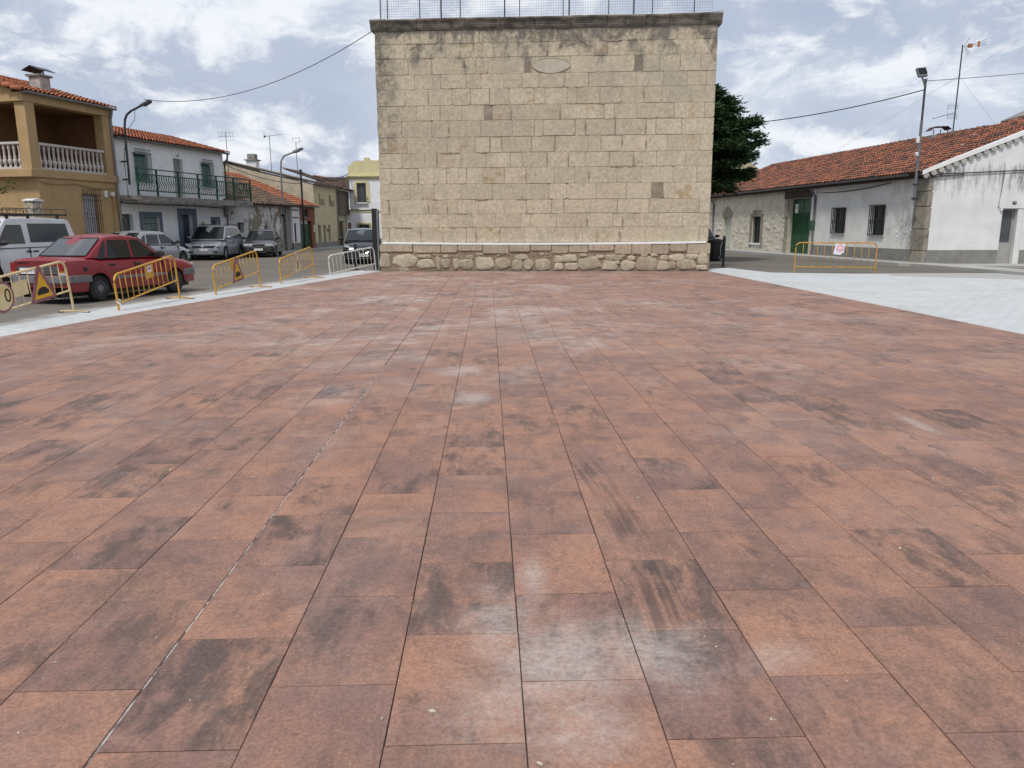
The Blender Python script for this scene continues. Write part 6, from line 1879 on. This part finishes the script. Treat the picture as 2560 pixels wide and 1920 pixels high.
# --- white van with roof rack
VAN = dict(van=1, L=4.45, W=1.82, H=1.90, r=.31, xf=1.38, xr=-1.32, belt=1.12, wbelt=.96, wroof=.82, crease=.66, sill=.26, crown=.02,
           deck=[(-2.22, 1.02), (-2.1, 1.10), (1.1, 1.08), (1.35, 1.06), (1.95, .92), (2.15, .80), (2.22, .62)],
           plan=[(-2.22, .96), (-2.1, 1.0), (1.2, 1.0), (1.8, .95), (2.1, .84), (2.22, .66)],
           gh=(1.46, .62, -1.98, -2.18), zf=1.06, zr=1.08,
           side=[(.05, 1.10, .60, .05, 1.17, 1.70), (-1.84, -.16, -.20, -1.78, 1.20, 1.74)],
           mirror=.95, handles=(-.02, -.30), seams=(-.06, 1.12), rearglass=True)
van, vb = car('white_van', 'white van with black roof rack parked behind the red saloon', (-14.85, 22.7), R(-90 - 8), VAN, paint('white_van_paint', (0.62, 0.63, 0.64), .35, .4, dirt=.22))
bumperbar(van, 2.15, 1, .86, .32, .62, K['blackplastic'], .3, .08); bumperbar(van, -2.2, -1, .9, .35, .55, K['blackplastic'], .3, .05)
for s in (-1, 1):
    at_y(van, 'head_light', [(s * .45, .68), (s * .80, .70), (s * .82, .86), (s * .55, .82)], 2.0, 2.2, K['lamp']); at_y(van, 'tail_light', [(s * .82, .75), (s * .91, .75), (s * .91, 1.2), (s * .84, 1.2)], -2.235, -2.1, K['redlight'])
plate(van, 2.235, .5, 1, '')
rk = MB()
rk.box(-1.95, .62, -.74, -.70, 1.97, 2.02).box(-1.95, .62, .70, .74, 1.97, 2.02)
for x in (-1.9, -1.1, -.3, .5): rk.box(x, x + .05, -.70, .70, 1.98, 2.02)
for s in (-.72, .72):
    rk.tube([(-1.95, s, 2.0), (-1.95, s, 2.13), (-1.88, s, 2.16), (.55, s, 2.16), (.62, s, 2.13), (.62, s, 2.0)], .012, 5)
    for x in (-1.3, -.6, .1): rk.tube([(x, s, 2.0), (x, s, 2.16)], .010, 4)
ro = rk.build('roof_rack', K['black'], van)
for x in (-1.6, -.4, .4):
    for s in (-.70, .70): box('rack_foot', x, x + .07, s - .03, s + .03, 1.86, 1.972, K['black'], ro)
at_y(van, 'wheel_arch_trim', [(-.92, .3), (-.90, .3), (-.90, .36), (-.92, .36)], -.8, .9, K['blackplastic'])

# --- silver hatchback in front of the white house
HAT = dict(L=3.95, W=1.68, H=1.47, r=.30, xf=1.25, xr=-1.22, belt=.93, wbelt=.94, wroof=.74, crease=.60, sill=.24, crown=.02,
           deck=[(-1.97, .84), (-1.9, .97), (-1.3, .97), (.8, .93), (1.0, .91), (1.6, .78), (1.88, .64), (1.97, .52)],
           plan=[(-1.97, .86), (-1.8, .96), (-1.1, 1.0), (1.0, 1.0), (1.6, .93), (1.9, .74), (1.97, .6)],
           gh=(1.15, .35, -1.05, -1.75), zf=.91, zr=.98,
           side=[(-.10, .92, .32, -.05, .97, 1.34), (-.95, -.20, -.14, -.80, .97, 1.34), (-1.4, -1.05, -.90, -1.0, 1.0, 1.30)],
           mirror=.78, handles=(-.05, -.92), seams=(-.15, .95), alloy=0)
hat, hb = car('silver_hatchback_car', 'silver hatchback car parked between the red saloon and the grey people carrier', (-14.95, 31.95), R(90 - 12), HAT, paint('silver_paint', (0.36, 0.37, 0.38), .32, .5, .55))
bumperbar(hat, -1.93, -1, .80, .36, .60, hb.data.materials[0], .2, .07); bumperbar(hat, 1.9, 1, .74, .32, .52, hb.data.materials[0], .3, .06)
for s in (-1, 1):
    at_y(hat, 'tail_light', [(s * .62, .68), (s * .80, .68), (s * .78, .92), (s * .66, .92)], -2.0, -1.85, K['redlight']); at_y(hat, 'head_light', [(s * .40, .56), (s * .72, .60), (s * .74, .70), (s * .5, .66)], 1.75, 1.93, K['lamp'])
plate(hat, -2.0, .62, -1, '')
tube('aerial_rod', [(-.95, 0, 1.49), (-1.25, 0, 1.95)], .008, K['iron'], hat)

# --- grey people carrier facing the square
MPV = dict(L=4.47, W=1.80, H=1.71, r=.315, xf=1.36, xr=-1.34, belt=1.02, wbelt=.95, wroof=.76, crease=.66, sill=.24, crown=.03,
           deck=[(-2.23, .95), (-2.15, 1.08), (-1.4, 1.06), (.9, 1.02), (1.2, .99), (1.75, .88), (2.05, .78), (2.18, .68), (2.23, .52)],
           plan=[(-2.23, .90), (-2.0, .98), (-1.2, 1.0), (1.2, 1.0), (1.75, .95), (2.05, .84), (2.23, .62)],
           gh=(1.52, .55, -1.75, -2.12), zf=.98, zr=1.06,
           side=[(.02, 1.18, .52, .05, 1.06, 1.58), (-.98, -.08, -.04, -.92, 1.06, 1.58), (-1.85, -1.08, -1.02, -1.62, 1.08, 1.56)],
           mirror=1.02, mirror_body=1, handles=(-.05, -1.0), seams=(-.03, -1.03, 1.2), alloy=1, handle_m='alloy')
gp = paint('steel_grey_paint', (0.27, 0.29, 0.33), .30, .6, .5)
mpv, mb_ = car('grey_people_carrier', 'steel grey people carrier with chrome bar facing the square by the white house', (-15.6, 41.3), R(-90 + 4), MPV, gp)
bumperbar(mpv, 2.15, 1, .86, .28, .56, gp, .45, .09)
at_y(mpv, 'grille', [(-.50, .60), (.50, .60), (.56, .74), (-.56, .74)], 2.14, 2.245, K['blackplastic']); at_y(mpv, 'chrome_bar', [(-.54, .70), (.54, .70), (.56, .74), (-.56, .74)], 2.2, 2.262, K['chrome'])
lg = MB().lathe([(.085, 0), (.085, .012), (.065, .014)], (2.262, 0, .69), 16, 'x').build('grille_badge', K['chrome'], mpv, smooth=40)
box('badge_bar', 2.276, 2.285, -.07, .07, .683, .697, K['chrome'], lg)
for s in (-1, 1):
    at_y(mpv, 'head_light', [(s * .56, .62), (s * .84, .70), (s * .86, .84), (s * .66, .80), (s * .56, .70)], 1.86, 2.16, K['lamp']); at_y(mpv, 'air_intake', [(s * .2, .34), (s * .74, .34), (s * .74, .44), (s * .25, .44)], 2.1, 2.235, K['blackplastic'])
    tube('roof_bar', [(.5, s * .66, 1.70), (.3, s * .66, 1.76), (-1.4, s * .66, 1.76), (-1.6, s * .66, 1.70)], .02, K['black'], mpv)
plate(mpv, 2.25, .52, 1, '2471 FGR', blue=True)
at_y(mpv, 'lower_splitter', [(-.78, .20), (.78, .20), (.80, .28), (-.80, .28)], 1.95, 2.16, K['blackplastic'])

# --- dark saloon behind it
SAL = dict(L=4.15, W=1.70, H=1.46, r=.30, xf=1.28, xr=-1.24, belt=.94, wbelt=.94, wroof=.75, crease=.58, sill=.24, crown=.02,
           deck=[(-2.07, .90), (-2.0, 1.0), (-1.4, .99), (.85, .94), (1.05, .93), (1.7, .80), (1.98, .70), (2.07, .55)],
           plan=[(-2.07, .88), (-1.9, .96), (-1.2, 1.0), (1.1, 1.0), (1.7, .96), (1.95, .86), (2.07, .70)],
           gh=(1.12, .38, -1.0, -1.62), zf=.93, zr=.99,
           side=[(-.06, .88, .34, -.02, .97, 1.33), (-.95, -.14, -.10, -.80, .97, 1.33)],
           mirror=.78, handles=(-.02, -.92), seams=(-.10, .9), alloy=1, strip=(.50, .55))
sp2 = paint('charcoal_paint', (0.035, 0.037, 0.042), .3, .6, .3)
sal, sb_ = car('charcoal_saloon_car', 'charcoal saloon car parked behind the grey people carrier', (-14.15, 44.6), R(-90 + 10), SAL, sp2)
bumperbar(sal, 2.0, 1, .82, .28, .54, K['blackplastic'], .4, .08)
for s in (-1, 1):
    at_y(sal, 'head_light', [(s * .36, .60), (s * .78, .60), (s * .78, .73), (s * .40, .73)], 1.9, 2.06, K['lamp'])
at_y(sal, 'grille', [(-.3, .60), (.3, .60), (.3, .70), (-.3, .70)], 2.0, 2.075, K['blackplastic'])
plate(sal, 2.10, .42, 1, '')

# --- black hatchback nose-on left of the wall
BLK = dict(L=4.3, W=1.78, H=1.52, r=.32, xf=1.32, xr=-1.26, belt=1.0, wbelt=.95, wroof=.72, crease=.62, sill=.22, crown=.03,
           deck=[(-2.15, .95), (-2.0, 1.05), (.9, 1.0), (1.15, .98), (1.7, .86), (2.0, .72), (2.12, .58), (2.15, .46)],
           plan=[(-2.15, .88), (-1.9, .97), (-1.2, 1.0), (1.2, 1.0), (1.75, .93), (2.0, .80), (2.15, .56)],
           gh=(1.40, .45, -1.4, -2.0), zf=.97, zr=1.04,
           side=[(-.05, 1.08, .42, .0, 1.03, 1.38), (-1.1, -.12, -.08, -.95, 1.03, 1.38)],
           mirror=.95, handles=(-.05,), seams=(-.1, 1.05), alloy=1)
bp2 = paint('black_car_paint', (0.012, 0.014, 0.022), .2, .8, .2, dirt=.06)
blk, bb_ = car('black_hatchback_car', 'black hatchback car parked nose on behind the white barrier', (-6.95, 36.6), R(-90 + 10.5), BLK, bp2)
bumperbar(blk, 2.05, 1, .84, .26, .50, bp2, .5, .10)
gp_ = [(-.30, .66), (-.24, .50), (-.10, .45), (.10, .45), (.24, .50), (.30, .66)]
at_y(blk, 'grille', gp_, 2.0, 2.17, K['blackplastic'])
MB().tube([(2.172, y, z) for y, z in gp_ + gp_[:1]], .014, 6).build('grille_ring', K['chrome'], blk)
MB().lathe([(.055, 0), (.05, .014)], (2.172, 0, .585), 6, 'x').build('grille_badge', K['chrome'], blk)
for s in (-1, 1): at_y(blk, 'head_light', [(s * .50, .66), (s * .80, .74), (s * .82, .84), (s * .62, .80)], 1.72, 2.02, K['lamp'])
plate(blk, 2.165, .37, 1, '0894 CRM', blue=True)
at_y(blk, 'skirt_lip', [(-.6, .215), (.6, .215), (.6, .245), (-.6, .245)], 2.0, 2.13, K['alloy'])

# --- dark car whose corner shows past the right end of the wall
RT = dict(BLK); RT['mirror'] = .95
rp = paint('graphite_paint', (0.02, 0.026, 0.034), .22, .8, .3, dirt=.06)
rc, rcb = car('graphite_car', 'graphite car half hidden behind the right end of the block wall', (9.5, 40.4), R(-90 - 8), RT, rp)
bumperbar(rc, 2.05, 1, .84, .26, .50, rp, .5, .10)
for k in range(4): at_y(rc, 'grille_bar', [(-.5, .55 + k * .05), (.5, .55 + k * .05), (.5, .575 + k * .05), (-.5, .575 + k * .05)], 2.0, 2.17, K['chrome'])
for s in (-1, 1): at_y(rc, 'head_light', [(s * .54, .62), (s * .82, .66), (s * .82, .76), (s * .56, .72)], 1.75, 2.06, K['lamp'])
plate(rc, 2.165, .42, 1, '')
